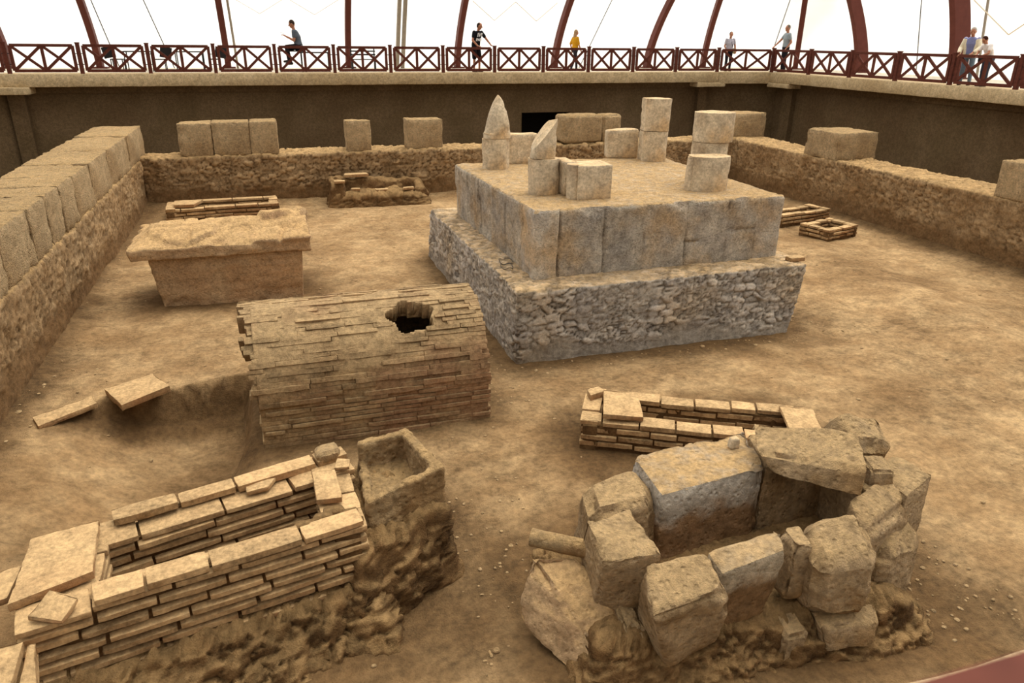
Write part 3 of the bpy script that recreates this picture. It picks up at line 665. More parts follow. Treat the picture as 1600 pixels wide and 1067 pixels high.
loose('loose_tile', 'small tile flake at the far right corner of the front left tomb', 'tile', [(.2,6.42),(.36,6.4),(.38,6.55),(.25,6.6)], 1.0, .05, 305)
loose('loose_stone', 'rounded squared stone at the rear right corner of the front left tomb', 'stone', [(.06,6.6),(.3,6.66),(.27,6.86),(.04,6.8)], .98, .13, 306, 'lime', r=.05, amp=.02)
loose('loose_tile', 'flat tile outside the left end of the front left tomb at the photo edge', 'tile', [(-2.75,5.25),(-2.36,5.4),(-2.36,5.8),(-2.8,5.7)], .9, .06, 307, res=.04)
loose('tile_slab', 'thick tile slab propped at the bottom left corner of the photo', 'tile slab', [(-2.5,4.35),(-2.12,4.38),(-2.1,4.83),(-2.45,4.83)], .8, .09, 308, tilt=[.78,.76,.9,.9])
loose('tile_slab', 'narrow tile standing between the corner slab and the front left tomb', 'tile slab', [(-2.08,4.42),(-1.98,4.5),(-2.04,4.86),(-2.1,4.86)], .7, .12, 309, tilt=[.7,.68,.82,.82])
for k, (px_, py_) in enumerate([(.14,5.75),(.27,5.68),(.05,5.68),(-.12,5.6)]):
    loose('mortar_lump', 'crumbly mortar lump on the right end wall of the front left tomb', 'mortar lump', [(px_-.1,py_-.05),(px_+.1,py_-.04),(px_+.09,py_+.06),(px_-.08,py_+.06)], .98, .05, 320+k, 'brickmort', 'mortar lumps on the tomb end', r=.03, amp=.03)

# ---- stone trough on the mound
ac = Acc()
TF, TR_, TB, TL_ = np.array((.44,5.7)), np.array((1.24,5.98)), np.array((1.02,6.86)), np.array((.46,6.76))
def quad_wall(p, q, inn, w, z0, z1a, z1b, seed, amp=.025):
    p = np.array(p, float); q = np.array(q, float); n_ = np.array(inn, float)*w
    rock(ac, co8([(*p,z0),(*q,z0),(*(q+n_),z0),(*(p+n_),z0)], [(*p,z1a),(*q,z1b),(*(q+n_),z1b),(*(p+n_),z1a)]), .035, .035, amp, 4, seed, 4)
quad_wall(TF, TR_, (-.33,.94), .11, .72, 1.07, 1.16, 71)
quad_wall(TR_, TB, (-.96,-.25), .12, .72, 1.16, 1.15, 72)
quad_wall(TB, TL_, (.1,-.98), .11, .72, 1.15, 1.14, 73)
quad_wall(TL_+np.array((0,-.02)), TF+np.array((.0,.05)), (1,0), .1, .72, .92, .84, 74, .04)
rock(ac, co8([(*(TF+.03),.7),(*(TR_-.03),.7),(*(TB-.03),.7),(*(TL_+(.03,-.03)),.7)], [(*(TF+.05),.83),(*(TR_-(.05,-.03)),.83),(*(TB-.05),.83),(*(TL_+(.05,-.05)),.83)]), .05, .03, .02, 3, 75)
o = ac.build('stone_trough', M['trough'], loc=(.8,6.3,.74)); md = o.modifiers.new('fuse', 'REMESH'); md.mode = 'VOXEL'; md.voxel_size = .014; md.use_smooth_shade = True
tx = bpy.data.textures.new('chips', 'CLOUDS'); tx.noise_scale = .09; tx.noise_depth = 5; dm = o.modifiers.new('chips', 'DISPLACE'); dm.texture = tx; dm.strength = .05; dm.mid_level = .55; dm.texture_coords = 'LOCAL'
tag(o, 'broken open stone trough on the earth pedestal behind the front left tomb', 'stone trough')

# ---- loose slabs along the edge of the dug pit
loose('tile_slab', 'thick square tile slab overhanging the edge of the dug pit at left', 'tile slab', [(-2.5,10.45),(-1.9,10.88),(-2.2,11.4),(-2.82,11.05)], .05, .1, 331, tilt=[.02,.05,.06,.04])
loose('tile_slab', 'long narrow tile slab on the pit edge near the left wall', 'tile slab', [(-3.5,10.22),(-2.86,10.72),(-2.98,10.95),(-3.62,10.45)], -.01, .08, 332, tilt=[-.02,.0,.02,.02])
o = Acc(); o.bar((-2.0,8.55,-.42),(-1.8,8.38,-.40), .05, .03); tag(o.build('wood_chip', M['cable'], loc=(-1.9,8.5,-.42)), 'dark splinter of wood lying on the floor of the dug pit', 'wood chip')

# ---- barrel-vaulted brick tomb
vt = thing('vaulted_brick_tomb', 'barrel-vaulted brick tomb with a dark hole broken in its roof', 'tomb', (1.0,9.85,0))
VC, VZ, VR = 9.87, .60, 1.03
R = random.Random(5)
def vhole(xx, th):
    """the broken opening, in metres along the vault and along its curve"""
    sx = (xx-1.52)/.32; sy = ((th-2.12)*VR)/.27
    return sx*sx+sy*sy+.25*math.sin(5*math.atan2(sy, sx)+1.)
def vpos(th, r): return VC+r*math.cos(th), VZ+r*math.sin(th)
acB = Acc()
def vbrick(x0, x1, th, r_in, r_out, hh, seed, tone):
    y_in, z_in = vpos(th, r_in); y_out, z_out = vpos(th, r_out); tg = np.array((0, -math.sin(th), math.cos(th)))*hh/2
    a0 = np.array((x0, y_in, z_in)); b0 = np.array((x0, y_out, z_out)); dx = np.array((x1-x0, 0, 0))
    co = [a0-tg, a0+dx-tg, b0+dx-tg, b0-tg, a0+tg, a0+dx+tg, b0+dx+tg, b0+tg]
    co = [co[i] for i in (3,2,1,0,7,6,5,4)]
    rock(acB, co, .05, .006, .009, 7, seed, 3, tone=tone, n=(8,3,3), erode=.006)
nth = 0; dth = .066/VR; th = PI-.0; k = 0
ths = np.arange(PI*.995, .05, -dth)          # from the front springing over the crown to the back
for k, th in enumerate(ths):
    u = -.78-R.uniform(0, .4)
    while u < 2.52:
        l = R.uniform(.36, .85); x0 = max(u, -.58-.10*math.sin(th)+R.uniform(-.07, .05)); x1 = min(u+l, 2.52+R.uniform(-.015, .015)); u += l
        if x1-x0 < .06: continue
        hv = [vhole(xx, th) for xx in (x0+.02, (x0+x1)/2, x1-.02)]
        if min(hv) < 1:
            if hv[0] >= 1: x1 = x0+(x1-x0)*.4
            elif hv[2] >= 1: x0 = x1-(x1-x0)*.4
            else: continue
            if vhole(x0+.01, th) < .9 or vhole(x1-.01, th) < .9: continue
        plaster = fbm(np.array([[x0*1.1, th*1.3, 4.]]), 1.1, 3, 6)[0] > .05 and x0 < 1.1
        rr = VR+R.uniform(-.02, .022)
        vbrick(x0, x1-.012, th, VR-.26, rr, (.066*R.uniform(.8, .98)), 500+k*17+int(u*50), R.uniform(.2, .8))
# straight lower side walls front and back
z = VZ-.05; k = 0
while z > -.2:
    for side in (0, 1):
        u = -.62-R.uniform(0, .35)
        while u < 2.52:
            l = R.uniform(.35, .75); x0 = max(u, -.58+R.uniform(-.03, .05)); x1 = min(u+l, 2.52); u += l
            if x1-x0 > .06:
                yc = VC-VR+.13+R.uniform(-.018, .02) if side == 0 else VC+VR-.13
                brick(acB, ((x0+x1)/2, yc, z-.03), (1,0), x1-x0-.004, .26, .060*R.uniform(.9, 1.08), 700+k*13+int(u*40), R.uniform(.2, .8), 0, (7,2,2))
    z -= .068; k += 1
acB.build('brick_courses', M['vault'], vt)
# mortar shell between and behind the bricks, open at the hole
nu, nv = 220, 120; us_ = np.linspace(-.56, 2.49, nu); tv = np.linspace(-.05, PI+.05, nv); V = []
for t_ in tv:
    for u in us_: V.append((u, *vpos(t_, VR-.03)))
V = np.array(V); F = []
for i in range(nv-1):
    for j in range(nu-1):
        if vhole((us_[j]+us_[j+1])/2, (tv[i]+tv[i+1])/2) > 1.0: F.append((i*nu+j, i*nu+j+1, (i+1)*nu+j+1, (i+1)*nu+j))
pat = fbm(V*np.array((1,1,1)), 1.0, 4, 6)+.25*ss(1.2,-.4,V[:,0])*ss(.7,1.5,V[:,2])      # thicker plaster skin survives at upper left
Nr = np.stack([np.zeros(len(V)), V[:,1]-VC, V[:,2]-VZ], 1); Nr /= np.linalg.norm(Nr, axis=1, keepdims=True)
V = V+Nr*(.004+.034*ss(-.02, .35, pat+.12*ss(1., -.4, V[:,0]))+.026*fbm(V*np.array((.5,1,1)), 5, 5, 7, .6))[:,None]
ac = Acc().add(V, F); sh = ac.build('mortar_shell', M['vault'], vt, sharp=None)
md = sh.modifiers.new('thick', 'SOLIDIFY'); md.thickness = .22; md.offset = 1
for (y0, y1) in ((VC-VR+.022, VC-VR+.24), (VC+VR-.24, VC+VR-.03)):
    ac = Acc(); rock(ac, boxco(-.56,2.49,y0,y1,-.5,VZ+.02), .08, .01, .012, 4, 81); ac.build('side_core', M['vault'], vt)
for x0, x1 in ((-.5,-.3),(2.28,2.47)):
    ac = Acc(); pts = [(VC-VR+.08,-.5)]+[(VC+(VR-.08)*math.cos(t_), VZ+(VR-.08)*math.sin(t_)) for t_ in np.linspace(PI, 0, 24)]+[(VC+VR-.08,-.5)]
    n = len(pts); Vv = [(x0,p[0],p[1]) for p in pts]+[(x1,p[0],p[1]) for p in pts]
    ac.add(Vv, [tuple(range(n)), tuple(range(2*n-1,n-1,-1))]+[(i,i+n,(i+1)%n+n,(i+1)%n) for i in range(n)]); ac.build('end_wall', M['brickmort'], vt, smooth=False)

# ---- stone sarcophagus with gabled lid
sc_ = thing('sarcophagus', 'brown stone sarcophagus with a broken gabled lid at the left', 'sarcophagus', (-1.2,15.8,0))
def bands(seed):
    def fn(V, N, Q):
        d = .02*fbm(V*np.array((.4,1,3)), 5, 3, seed)-.05*ss(.1, .5, fbm(V, 2.4, 3, seed+1))*ss(.35, .05, V[:,2])
        return d, .5+.4*fbm(V*np.array((.3,.3,1.5)), 2, 3, seed+2), np.zeros(len(V))
    return fn
ac = Acc(); rock(ac, co8([(-2.45,15.12,-.25),(.2,15.0,-.25),(.25,16.4,-.25),(-2.4,16.5,-.25)], [(-2.62,15.08,1.02),(.27,14.98,1.02),(.3,16.4,1.02),(-2.6,16.5,1.02)]), .04, .03, .025, 2.5, 91, 4, .5, bands(91)); ac.build('body', M['sarc'], sc_)
def lidfn(V, N, Q):
    F1, F2, I = worley(V[:,0]/.62+.6*fbm(V, 1.5, 2, 9), V[:,1]/.5+.6*fbm(V, 1.5, 2, 19), 7)
    up = ss(.2, .7, N[:,2]); e = ss(.02, .16, F2-F1)
    return up*(.06*(e-.5)+(.24*(I-.5)*e))+.035*fbm(V*np.array((.5,1,2)), 5, 4, 95), .5+.3*(I-.5)*up, (1-e)*up
ac = Acc()
# eave course then roof slopes: one gabled prism built as a lofted box
lx0, lx1 = -2.9, .45
V, F, Q = hexa_mesh(boxco(lx0,lx1,14.92,16.6,.98,1.3), .04, .03)
yy = (V[:,1]-14.92)/1.68; zz_ = (V[:,2]-.98)/.32
V[:,2] -= .08*np.clip(zz_, 0, 1); hip = np.minimum(1, np.minimum(V[:,0]-lx0+.1, lx1-V[:,0]+.35)/.45)
roof = np.where(zz_ > .5, (zz_-.5)*2, 0)*((.40+.03*V[:,0])*hip*(1-np.abs(yy*2-1)**1.3))
V[:,2] += roof; V[:,0] += np.where(V[:,0] < -2, .12*(yy-.3)*zz_, 0); N = vnormals(V, F)
dd, tn, mo = lidfn(V, N, Q); V = V+N*(dd+.02*fbm(V, 2.5, 4, 96))[:,None]; ac.add(V, F, tone=tn, mort=mo*.5); ac.build('gabled_lid', M['sarc'], sc_, sharp=None)

# ---- low brick cists farther back
def cist(name, label, A, B, w, ztop, nc, bl, seed, depth=.22, pitch=.1, th=.065, zb=0., fill=.12, n=(5,2,1), gap_end=False):
    A = np.array(A, float); B = np.array(B, float); d = (B-A)/np.linalg.norm(B-A); s = np.array((-d[1], d[0])); Cc = B+s*w; D = A+s*w
    m_ = (A+Cc)/2; t = thing(name, label, 'tomb', (m_[0], m_[1], zb), 'low open brick cists')
    for nm, p, q in (('front_brick_wall', A, B), ('end_brick_wall', B, Cc), ('rear_brick_wall', Cc, D), ('end_brick_wall', D, A)):
        ac = Acc(); courses(ac, p, q, ztop-th-pitch*(nc-1), ztop, pitch, th, depth, bl, seed, core=.03, n=n, core_z0=zb-.15, jit=.024); ac.build(nm, BM, t); seed += 7
    ac = Acc(); i0 = A+(d+s)*depth*.6; i1 = B+(s-d)*depth*.6; i2 = Cc-(d+s)*depth*.6; i3 = D+(d-s)*depth*.6
    rock(ac, co8([(*i0,zb-.2),(*i1,zb-.2),(*i2,zb-.2),(*i3,zb-.2)], [(*i0,zb+fill),(*i1,zb+fill),(*i2,zb+fill),(*i3,zb+fill)]), .08, .02, .02, 3, seed); ac.build('earth_fill', M['mound'], t)
    return t
mid = cist('brick_cist', 'slanting open brick cist with end slabs between podium and stone tomb', (3.4,7.68), (6.0,6.27), .98, .43, 4, .44, 401, .24, .105, .07, 0, .08, (7,3,2))
loose('tile_slab', 'square tile slab lying over the left end of the slanting brick cist', 'tile slab', [(3.66,7.58),(4.14,7.36),(4.36,7.98),(3.93,8.18)], .44, .07, 341, tilt=[.46,.45,.47,.5])
loose('tile_slab', 'pale tile slab over the right end of the slanting brick cist', 'tile slab', [(5.78,6.6),(6.16,6.44),(6.44,6.98),(6.06,7.2)], .435, .06, 342)
loose('loose_tile', 'small upright tile piece behind the left slab of the slanting cist', 'tile', [(3.72,8.12),(3.98,8.2),(3.94,8.36),(3.74,8.3)], .43, .1, 343)
cist('brick_cist', 'low open brick cist between the sarcophagus and the back wall', (-3.22,22.55), (-.1,22.75), 1.25, .38, 3, .8, 431, .26, .11, .075, 0, .1)
loose('loose_tile', 'square tile lying on the left corner of the cist by the back wall', 'tile', [(-3.0,22.75),(-2.45,22.7),(-2.25,23.4),(-3.05,23.45)], .39, .09, 344, res=.08)
cist('brick_cist', 'small open brick cist by the right wall, half behind the podium', (13.75,17.45), (15.75,17.9), .78, .36, 3, .5, 441, .2)
cist('brick_cist', 'small square brick cist on the open ground near the right wall', (13.95,15.75), (15.2,16.1), .95, .32, 3, .4, 451, .2)

# ---- ruined mud-walled tomb near the back wall
rt = thing('ruined_cist', 'ruined mud-walled tomb with crumbling rim near the back wall', 'tomb', (3.0,23.8,0), 'low open brick cists')
ac = Acc()
rock(ac, co8([(1.25,23.3,-.2),(4.7,23.2,-.2),(4.7,24.6,-.2),(1.3,24.6,-.2)], [(1.5,23.5,.42),(4.45,23.45,.4),(4.4,24.5,.42),(1.5,24.5,.45)]), .06, .2, .12, 2, 461, 4, .62, stones(.3,.2,.05,461))
ac.build('earth_base', M['mound'], rt, sharp=None)
ac = Acc(); rock(ac, co8([(1.5,24.0,.3),(4.5,24.05,.3),(4.6,24.5,.3),(1.5,24.5,.3)], [(1.6,24.1,.82),(4.35,24.15,.7),(4.35,24.45,.66),(1.6,24.45,.8)]), .05, .12, .15, 2.2, 462, 4); ac.build('rear_mud_wall', M['brickmort'], rt)
ac = Acc(); rock(ac, co8([(1.4,23.45,.2),(1.95,23.45,.2),(2.0,24.4,.2),(1.45,24.4,.2)], [(1.5,23.55,.72),(1.9,23.55,.76),(1.95,24.4,.84),(1.5,24.4,.8)]), .05, .1, .1, 2.5, 463, 4); ac.build('end_mud_wall', M['brickmort'], rt)
ac = Acc(); rock(ac, co8([(4.1,23.5,.2),(4.65,23.5,.2),(4.65,24.5,.2),(4.15,24.5,.2)], [(4.2,23.6,.5),(4.5,23.6,.48),(4.45,24.4,.7),(4.2,24.4,.72)]), .05, .12, .1, 2.5, 464, 4); ac.build('end_mud_wall', M['brickmort'], rt)
loose('loose_tile', 'flat tile on top of the left end of the ruined tomb', 'tile', [(1.95,24.0),(2.75,24.05),(2.7,24.35),(2.0,24.35)], .83, .09, 351, res=.07)
loose('loose_tile', 'small tile at the front left corner of the ruined tomb', 'tile', [(1.6,23.5),(1.95,23.5),(1.95,23.7),(1.6,23.7)], .74, .08, 352, res=.07)
loose('loose_tile', 'tan tile lying flat inside the ruined tomb', 'tile', [(2.9,23.6),(3.35,23.6),(3.3,23.85),(2.88,23.85)], .42, .06, 353, res=.07)
loose('loose_tile', 'grey tile inside the right end of the ruined tomb', 'tile', [(3.75,23.55),(4.15,23.65),(4.15,23.85),(3.8,23.8)], .42, .08, 354, res=.07)
loose('loose_tile', 'broken tile lying inside the left end of the ruined tomb', 'tile', [(2.1,23.65),(2.4,23.6),(2.42,23.8),(2.15,23.85)], .46, .08, 355, res=.07)

# ================================================================== STONE CIST (front right)
GS = 'blocks of the big stone cist'
def boulder(label, bot, top, seed, res=.024, r=.07, amp=.04, freq=2.6, chip=.03, cuts=7, name='limestone_block', mat='lime', group=GS, cat='stone block', tone=.5):
    ac = Acc(); rock(ac, co8(bot, top), res, r*.45, amp, freq, seed, 6, .6, chip=chip, tone=tone, cuts=cuts if chip else 0, cutk=(.8,.97), erode=.035 if chip else 0)
    cx = sum(p[0] for p in bot)/4; cy = sum(p[1] for p in bot)/4; cz = min(p[2] for p in bot)
    return tag(ac.build(name, M[mat], loc=(cx, cy, cz)), label, cat, group)
stt = thing('earth_bank', 'earth and rubble bank under the big stone cist at front right', 'earth bank', (3.7,4.6,0))
ac = Acc()
rock(ac, co8([(1.55,3.7,-.4),(5.6,3.35,-.4),(6.0,5.4,-.4),(1.7,6.1,-.4)], [(2.15,4.15,.42),(4.95,3.92,.40),(5.6,5.0,.3),(2.4,5.6,.28)]), .03, .12, .14, 2.2, 801, 6, .66, stones(.16, .12, .04, 801))
ac.build('earth_core', M['mound'], stt, sharp=None)
boulder('pitted end block at the left end of the stone cist, beside the column fragment', [(2.2,4.5,.3),(2.62,4.28,.3),(2.68,4.85,.3),(2.26,4.95,.3)], [(2.16,4.3,1.1),(2.72,4.26,1.1),(2.68,4.86,1.15),(2.19,4.82,1.14)], 811, r=.05)
boulder('biggest angular front block of the stone cist, nearest the camera', [(2.66,3.92,.12),(3.2,3.98,.22),(3.1,4.35,.2),(2.55,4.4,.2)], [(2.3,3.72,.98),(3.03,3.78,1.02),(3.0,4.1,1.17),(2.44,4.16,1.15)], 812, r=.07, amp=.045)
boulder('upright front slab with pale upper band in the stone cist', [(3.1,4.05,.28),(3.66,4.08,.3),(3.68,4.32,.3),(3.12,4.32,.3)], [(3.02,3.9,1.08),(3.74,4.0,1.1),(3.8,4.24,1.12),(3.02,4.16,1.12)], 813, r=.045, amp=.02, chip=.02, mat='limeband')
boulder('thin wedge stone between the front slab and the round boulder', [(3.8,4.05,.5),(3.98,4.02,.5),(3.98,4.3,.5),(3.82,4.3,.5)], [(3.82,4.04,1.06),(4.0,4.02,1.06),(4.06,4.3,1.08),(3.88,4.34,1.08)], 814, r=.06)
boulder('large round-shouldered boulder on the front side of the stone cist', [(3.93,3.8,.34),(4.52,3.74,.36),(4.68,4.3,.4),(4.05,4.36,.4)], [(3.9,3.84,1.0),(4.54,3.8,1.03),(4.66,4.28,1.17),(4.0,4.3,1.17)], 815, r=.3, amp=.07, freq=2.4, cuts=5)
boulder('pale sloping block between the round boulder and the lid', [(4.6,4.1,.3),(5.35,4.3,.3),(5.4,4.7,.3),(4.7,4.45,.3)], [(4.56,4.04,.98),(5.36,4.32,1.02),(5.46,4.72,1.14),(4.66,4.42,1.14)], 816, r=.07)
boulder('pale pointed block at the far right corner of the stone cist', [(5.3,4.3,.3),(5.62,4.4,.3),(5.7,5.0,.3),(5.3,5.0,.3)], [(5.26,4.34,1.08),(5.8,4.54,1.12),(5.74,4.96,1.1),(5.3,4.86,1.1)], 817, r=.04)
boulder('dark lower boulder at the right foot of the stone cist', [(4.75,4.02,-.05),(5.4,4.05,-.05),(5.5,4.5,-.05),(4.9,4.5,-.05)], [(4.76,4.02,.84),(5.5,4.2,.8),(5.5,4.55,.8),(4.9,4.5,.84)], 818, r=.4, amp=.08, cuts=3)
boulder('flat wedge slab sticking out low under the round boulder', [(4.05,3.72,.1),(4.5,3.66,.12),(4.72,4.1,.15),(4.15,4.2,.15)], [(4.02,3.78,.36),(4.62,3.74,.34),(4.78,4.05,.42),(4.1,4.2,.42)], 819, r=.07)
boulder('small rounded stone low between the front slab and the flat wedge', [(3.66,3.8,.0),(3.92,3.78,.0),(3.95,4.1,.0),(3.7,4.1,.0)], [(3.7,3.82,.3),(3.92,3.8,.32),(3.95,4.05,.36),(3.72,4.06,.36)], 820, r=.1)
boulder('rounded pitted block at the rear left corner of the stone cist', [(2.36,5.02,.1),(3.07,4.97,.1),(3.1,5.66,.1),(2.44,5.7,.1)], [(2.36,5.0,1.02),(3.08,4.97,1.11),(3.1,5.6,1.08),(2.5,5.56,1.0)], 821, r=.25, amp=.05, cuts=3)
boulder('long rear block of the stone cist with a pale inner face', [(3.07,4.98,.15),(4.3,5.13,.15),(4.5,5.8,.1),(3.1,5.72,.1)], [(3.07,5.0,1.1),(4.28,5.12,1.13),(4.52,5.84,1.1),(3.12,5.74,1.1)], 822, r=.03, amp=.03, chip=.01, cuts=3, mat='limeband2')
boulder('dark inner rear block under the tilted lid of the stone cist', [(4.3,5.13,.15),(5.2,5.2,.15),(5.3,5.7,.3),(4.45,5.7,.3)], [(4.3,5.14,1.1),(5.2,5.24,1.1),(5.3,5.7,1.1),(4.5,5.78,1.1)], 823, r=.03, amp=.02, cuts=2)
boulder('inner end block at the dark right end of the stone cist', [(5.0,4.4,.3),(5.4,4.5,.3),(5.5,5.45,.3),(5.1,5.45,.3)], [(4.98,4.42,1.08),(5.4,4.5,1.1),(5.5,5.45,1.1),(5.08,5.45,1.08)], 824, r=.05)
boulder('big tilted slab boulder lying over the rear of the stone cist like a lid', [(4.2,5.05,1.12),(4.74,4.3,1.1),(5.1,4.75,1.16),(4.62,5.5,1.14)], [(4.16,5.2,1.26),(4.84,4.38,1.42),(5.06,4.86,1.56),(4.4,5.66,1.36)], 825, r=.12, amp=.06, freq=2.2)
boulder('tall rough boulder heaped at the back right corner of the stone cist', [(4.95,5.0,1.04),(5.6,4.85,1.04),(5.75,5.35,1.0),(5.0,5.5,1.04)], [(5.02,4.98,1.34),(5.5,4.72,1.32),(5.66,5.2,1.54),(5.1,5.36,1.5)], 826, r=.3, amp=.08, cuts=4)
boulder('small pale stone wedged between the lid boulder and the pointed block', [(5.06,4.55,1.04),(5.35,4.5,1.04),(5.4,4.8,1.04),(5.1,4.85,1.04)], [(5.08,4.6,1.24),(5.32,4.56,1.22),(5.36,4.78,1.28),(5.1,4.82,1.3)], 827, r=.08)
boulder('large leaning slab at the left foot of the stone cist under the column fragment', [(1.62,4.85,.15),(2.1,3.85,-.12),(2.5,4.1,-.05),(2.2,4.9,.2)], [(1.78,5.02,.7),(2.12,4.12,.26),(2.4,4.22,.42),(2.2,4.85,.74)], 828, r=.06, amp=.07, mat='sarc')
boulder('crumbly lump low between the end block and the biggest front block', [(2.3,4.1,.2),(2.55,4.05,.2),(2.62,4.4,.2),(2.32,4.45,.2)], [(2.33,4.12,.46),(2.5,4.1,.48),(2.55,4.4,.56),(2.35,4.42,.54)], 829, r=.09, amp=.07, freq=4)
ac = Acc(); rock(ac, co8([(2.7,4.2,.1),(5.2,4.3,.1),(5.2,5.2,.1),(2.7,5.05,.1)], [(2.7,4.2,.34),(5.2,4.3,.34),(5.2,5.2,.34),(2.7,5.05,.34)]), .06, .02, .03, 3, 830); ac.build('earth_fill', M['mound'], stt)
ac = Acc(); ac.tube([np.array((1.84,5.13,.80))*(1-k)+np.array((2.3,4.80,.80))*k for k in np.linspace(0, 1, 12)], .082, 28)
ac.V[0] = ac.V[0]+fbm(ac.V[0], 6, 3, 5)[:,None]*.006
tag(ac.build('column_fragment', M['trough'], loc=(2.05,5.0,.72)), 'short smooth column shaft fragment lying against the stone cist', 'column fragment')
boulder('small pale pebble on top of the long rear block of the stone cist', [(4.12,5.5,1.11),(4.24,5.49,1.11),(4.24,5.59,1.11),(4.13,5.59,1.11)], [(4.14,5.51,1.23),(4.23,5.5,1.23),(4.23,5.58,1.23),(4.14,5.58,1.23)], 831, res=.015, r=.045, amp=.01, chip=0, name='pebble', mat='marble', group=None, cat='pebble')

# ---- scattered pebbles and crumbs on the ground
R = random.Random(9); ac = Acc(); Q8, F8 = unit_box(2,2,2)
sp = Q8-.5; sp = sp/np.linalg.norm(sp, axis=1, keepdims=True).clip(.01)
for i in range(900):
    if R.random() < .55: x_, y_ = R.uniform(-3.8,16), R.uniform(3.5,24)
    else:
        s_ = R.choice([(3.4,10.2,9.6,10.6),(2.7,9,3.3,14),(1.2,4.5,2,7),(5.4,3.6,6.4,5),(-3.9,9,-3.5,24),(9.3,10.6,10,16),(-.6,6.6,2.5,8.6)]); x_, y_ = R.uniform(s_[0], s_[2]), R.uniform(s_[1], s_[3])
    r_ = R.uniform(.008, .026)*(1 if R.random() < .93 else 1.8); sc3 = np.array((R.uniform(.7,1.3), R.uniform(.7,1.3), R.uniform(.4,.8)))*r_
    ac.add(sp*sc3+np.array((x_, y_, gz(x_, y_)+r_*.2)), F8, tone=R.uniform(.2, 1.))
o = ac.build('pebbles', M['lime']); o['kind'] = 'stuff'; tag(o, 'small pebbles and crumbs scattered over the earth floor', 'pebbles')

# ================================================================== FURNITURE ON THE WALKWAY
def chair(x, y, rot, label):
    t = thing('garden_chair', label, 'chair', (x, y, ZW), 'black chairs behind the left railing'); cr, sr = math.cos(rot), math.sin(rot)
    def P(a, b, c): return (x+a*cr-b*sr, y+a*sr+b*cr, ZW+c)
    ac = Acc(); ac.bar(P(-.22,0,.45), P(.22,0,.45), .44, .04); ac.build('seat', M['black'], t, smooth=False)
    ac = Acc(); ac.bar(P(-.22,0,.5), P(-.3,0,.9), .42, .03, (-sr,cr,0) if abs(cr) < 2 else None); ac.build('backrest', M['black'], t, smooth=False)
    for a in (-.2,.2):
        for b in (-.2,.2):
            ac = Acc(); ac.tube([P(a,b,-.01), P(a,b,.44)], .02, 8); ac.build('leg', M['black'], t)
def table(x, y, label, w=.9):
    t = thing('cafe_table', label, 'table', (x, y, ZW), 'black tables behind the left railing')
    ac = Acc(); ac.box((x-w/2,y-.35,ZW+.71), (x+w/2,y+.35,ZW+.75)); ac.build('tabletop', M['black'], t, smooth=False)
    for a in (-w/2+.06, w/2-.06):
        for b in (-.28, .28):
            ac = Acc(); ac.tube([(x+a,y+b,ZW-.01),(x+a,y+b,ZW+.72)], .022, 8); ac.build('leg', M['black'], t)
table(-4.75, 33.3, 'black table behind the second railing panel from left', 1.0); table(-2.9, 33.4, 'black table behind the third railing panel from left', 1.1)
chair(-4.0, 33.3, PI, 'black chair right of the black table behind the second panel'); chair(-5.5, 33.3, 0, 'black chair left of the black table behind the second panel')
chair(-2.0, 33.6, PI, 'black chair right of the black table behind the third panel')
table(1.9, 33.0, 'black table right of the seated man with a phone', 1.2)
def bench(x, y, label, back=True, w=1.1, zs_=.45):
    t = thing('bench', label, 'bench', (x, y, ZW), None)
    ac = Acc(); ac.box((x-w/2,y-.2,ZW+zs_-.04), (x+w/2,y+.2,ZW+zs_)); ac.build('seat', M['black'], t, smooth=False)
    for a in (-w/2+.06, w/2-.06):
        for b in (-.15,.15):
            ac = Acc(); ac.bar((x+a,y+b,ZW-.01),(x+a,y+b,ZW+zs_-.03), .05, .05, (0,1,0)); ac.build('leg', M['black'], t, smooth=False)
    if back:
        for zz in (.62,.76,.9):
            ac = Acc(); ac.box((x-w/2,y+.18,ZW+zz-.03), (x+w/2,y+.21,ZW+zz+.03)); ac.build('back_slat', M['black'], t, smooth=False)
        for a in (-w/2+.05, w/2-.05):
            ac = Acc(); ac.box((x+a-.025,y+.2,ZW-.01), (x+a+.025,y+.24,ZW+.93)); ac.build('back_post', M['black'], t, smooth=False)
bench(4.05, 34.6, 'black slatted bench behind the railing beside the fourth rib')
bench(1.0, 33.0, 'black backless bench under the man holding a phone', False, 1.1, .8)

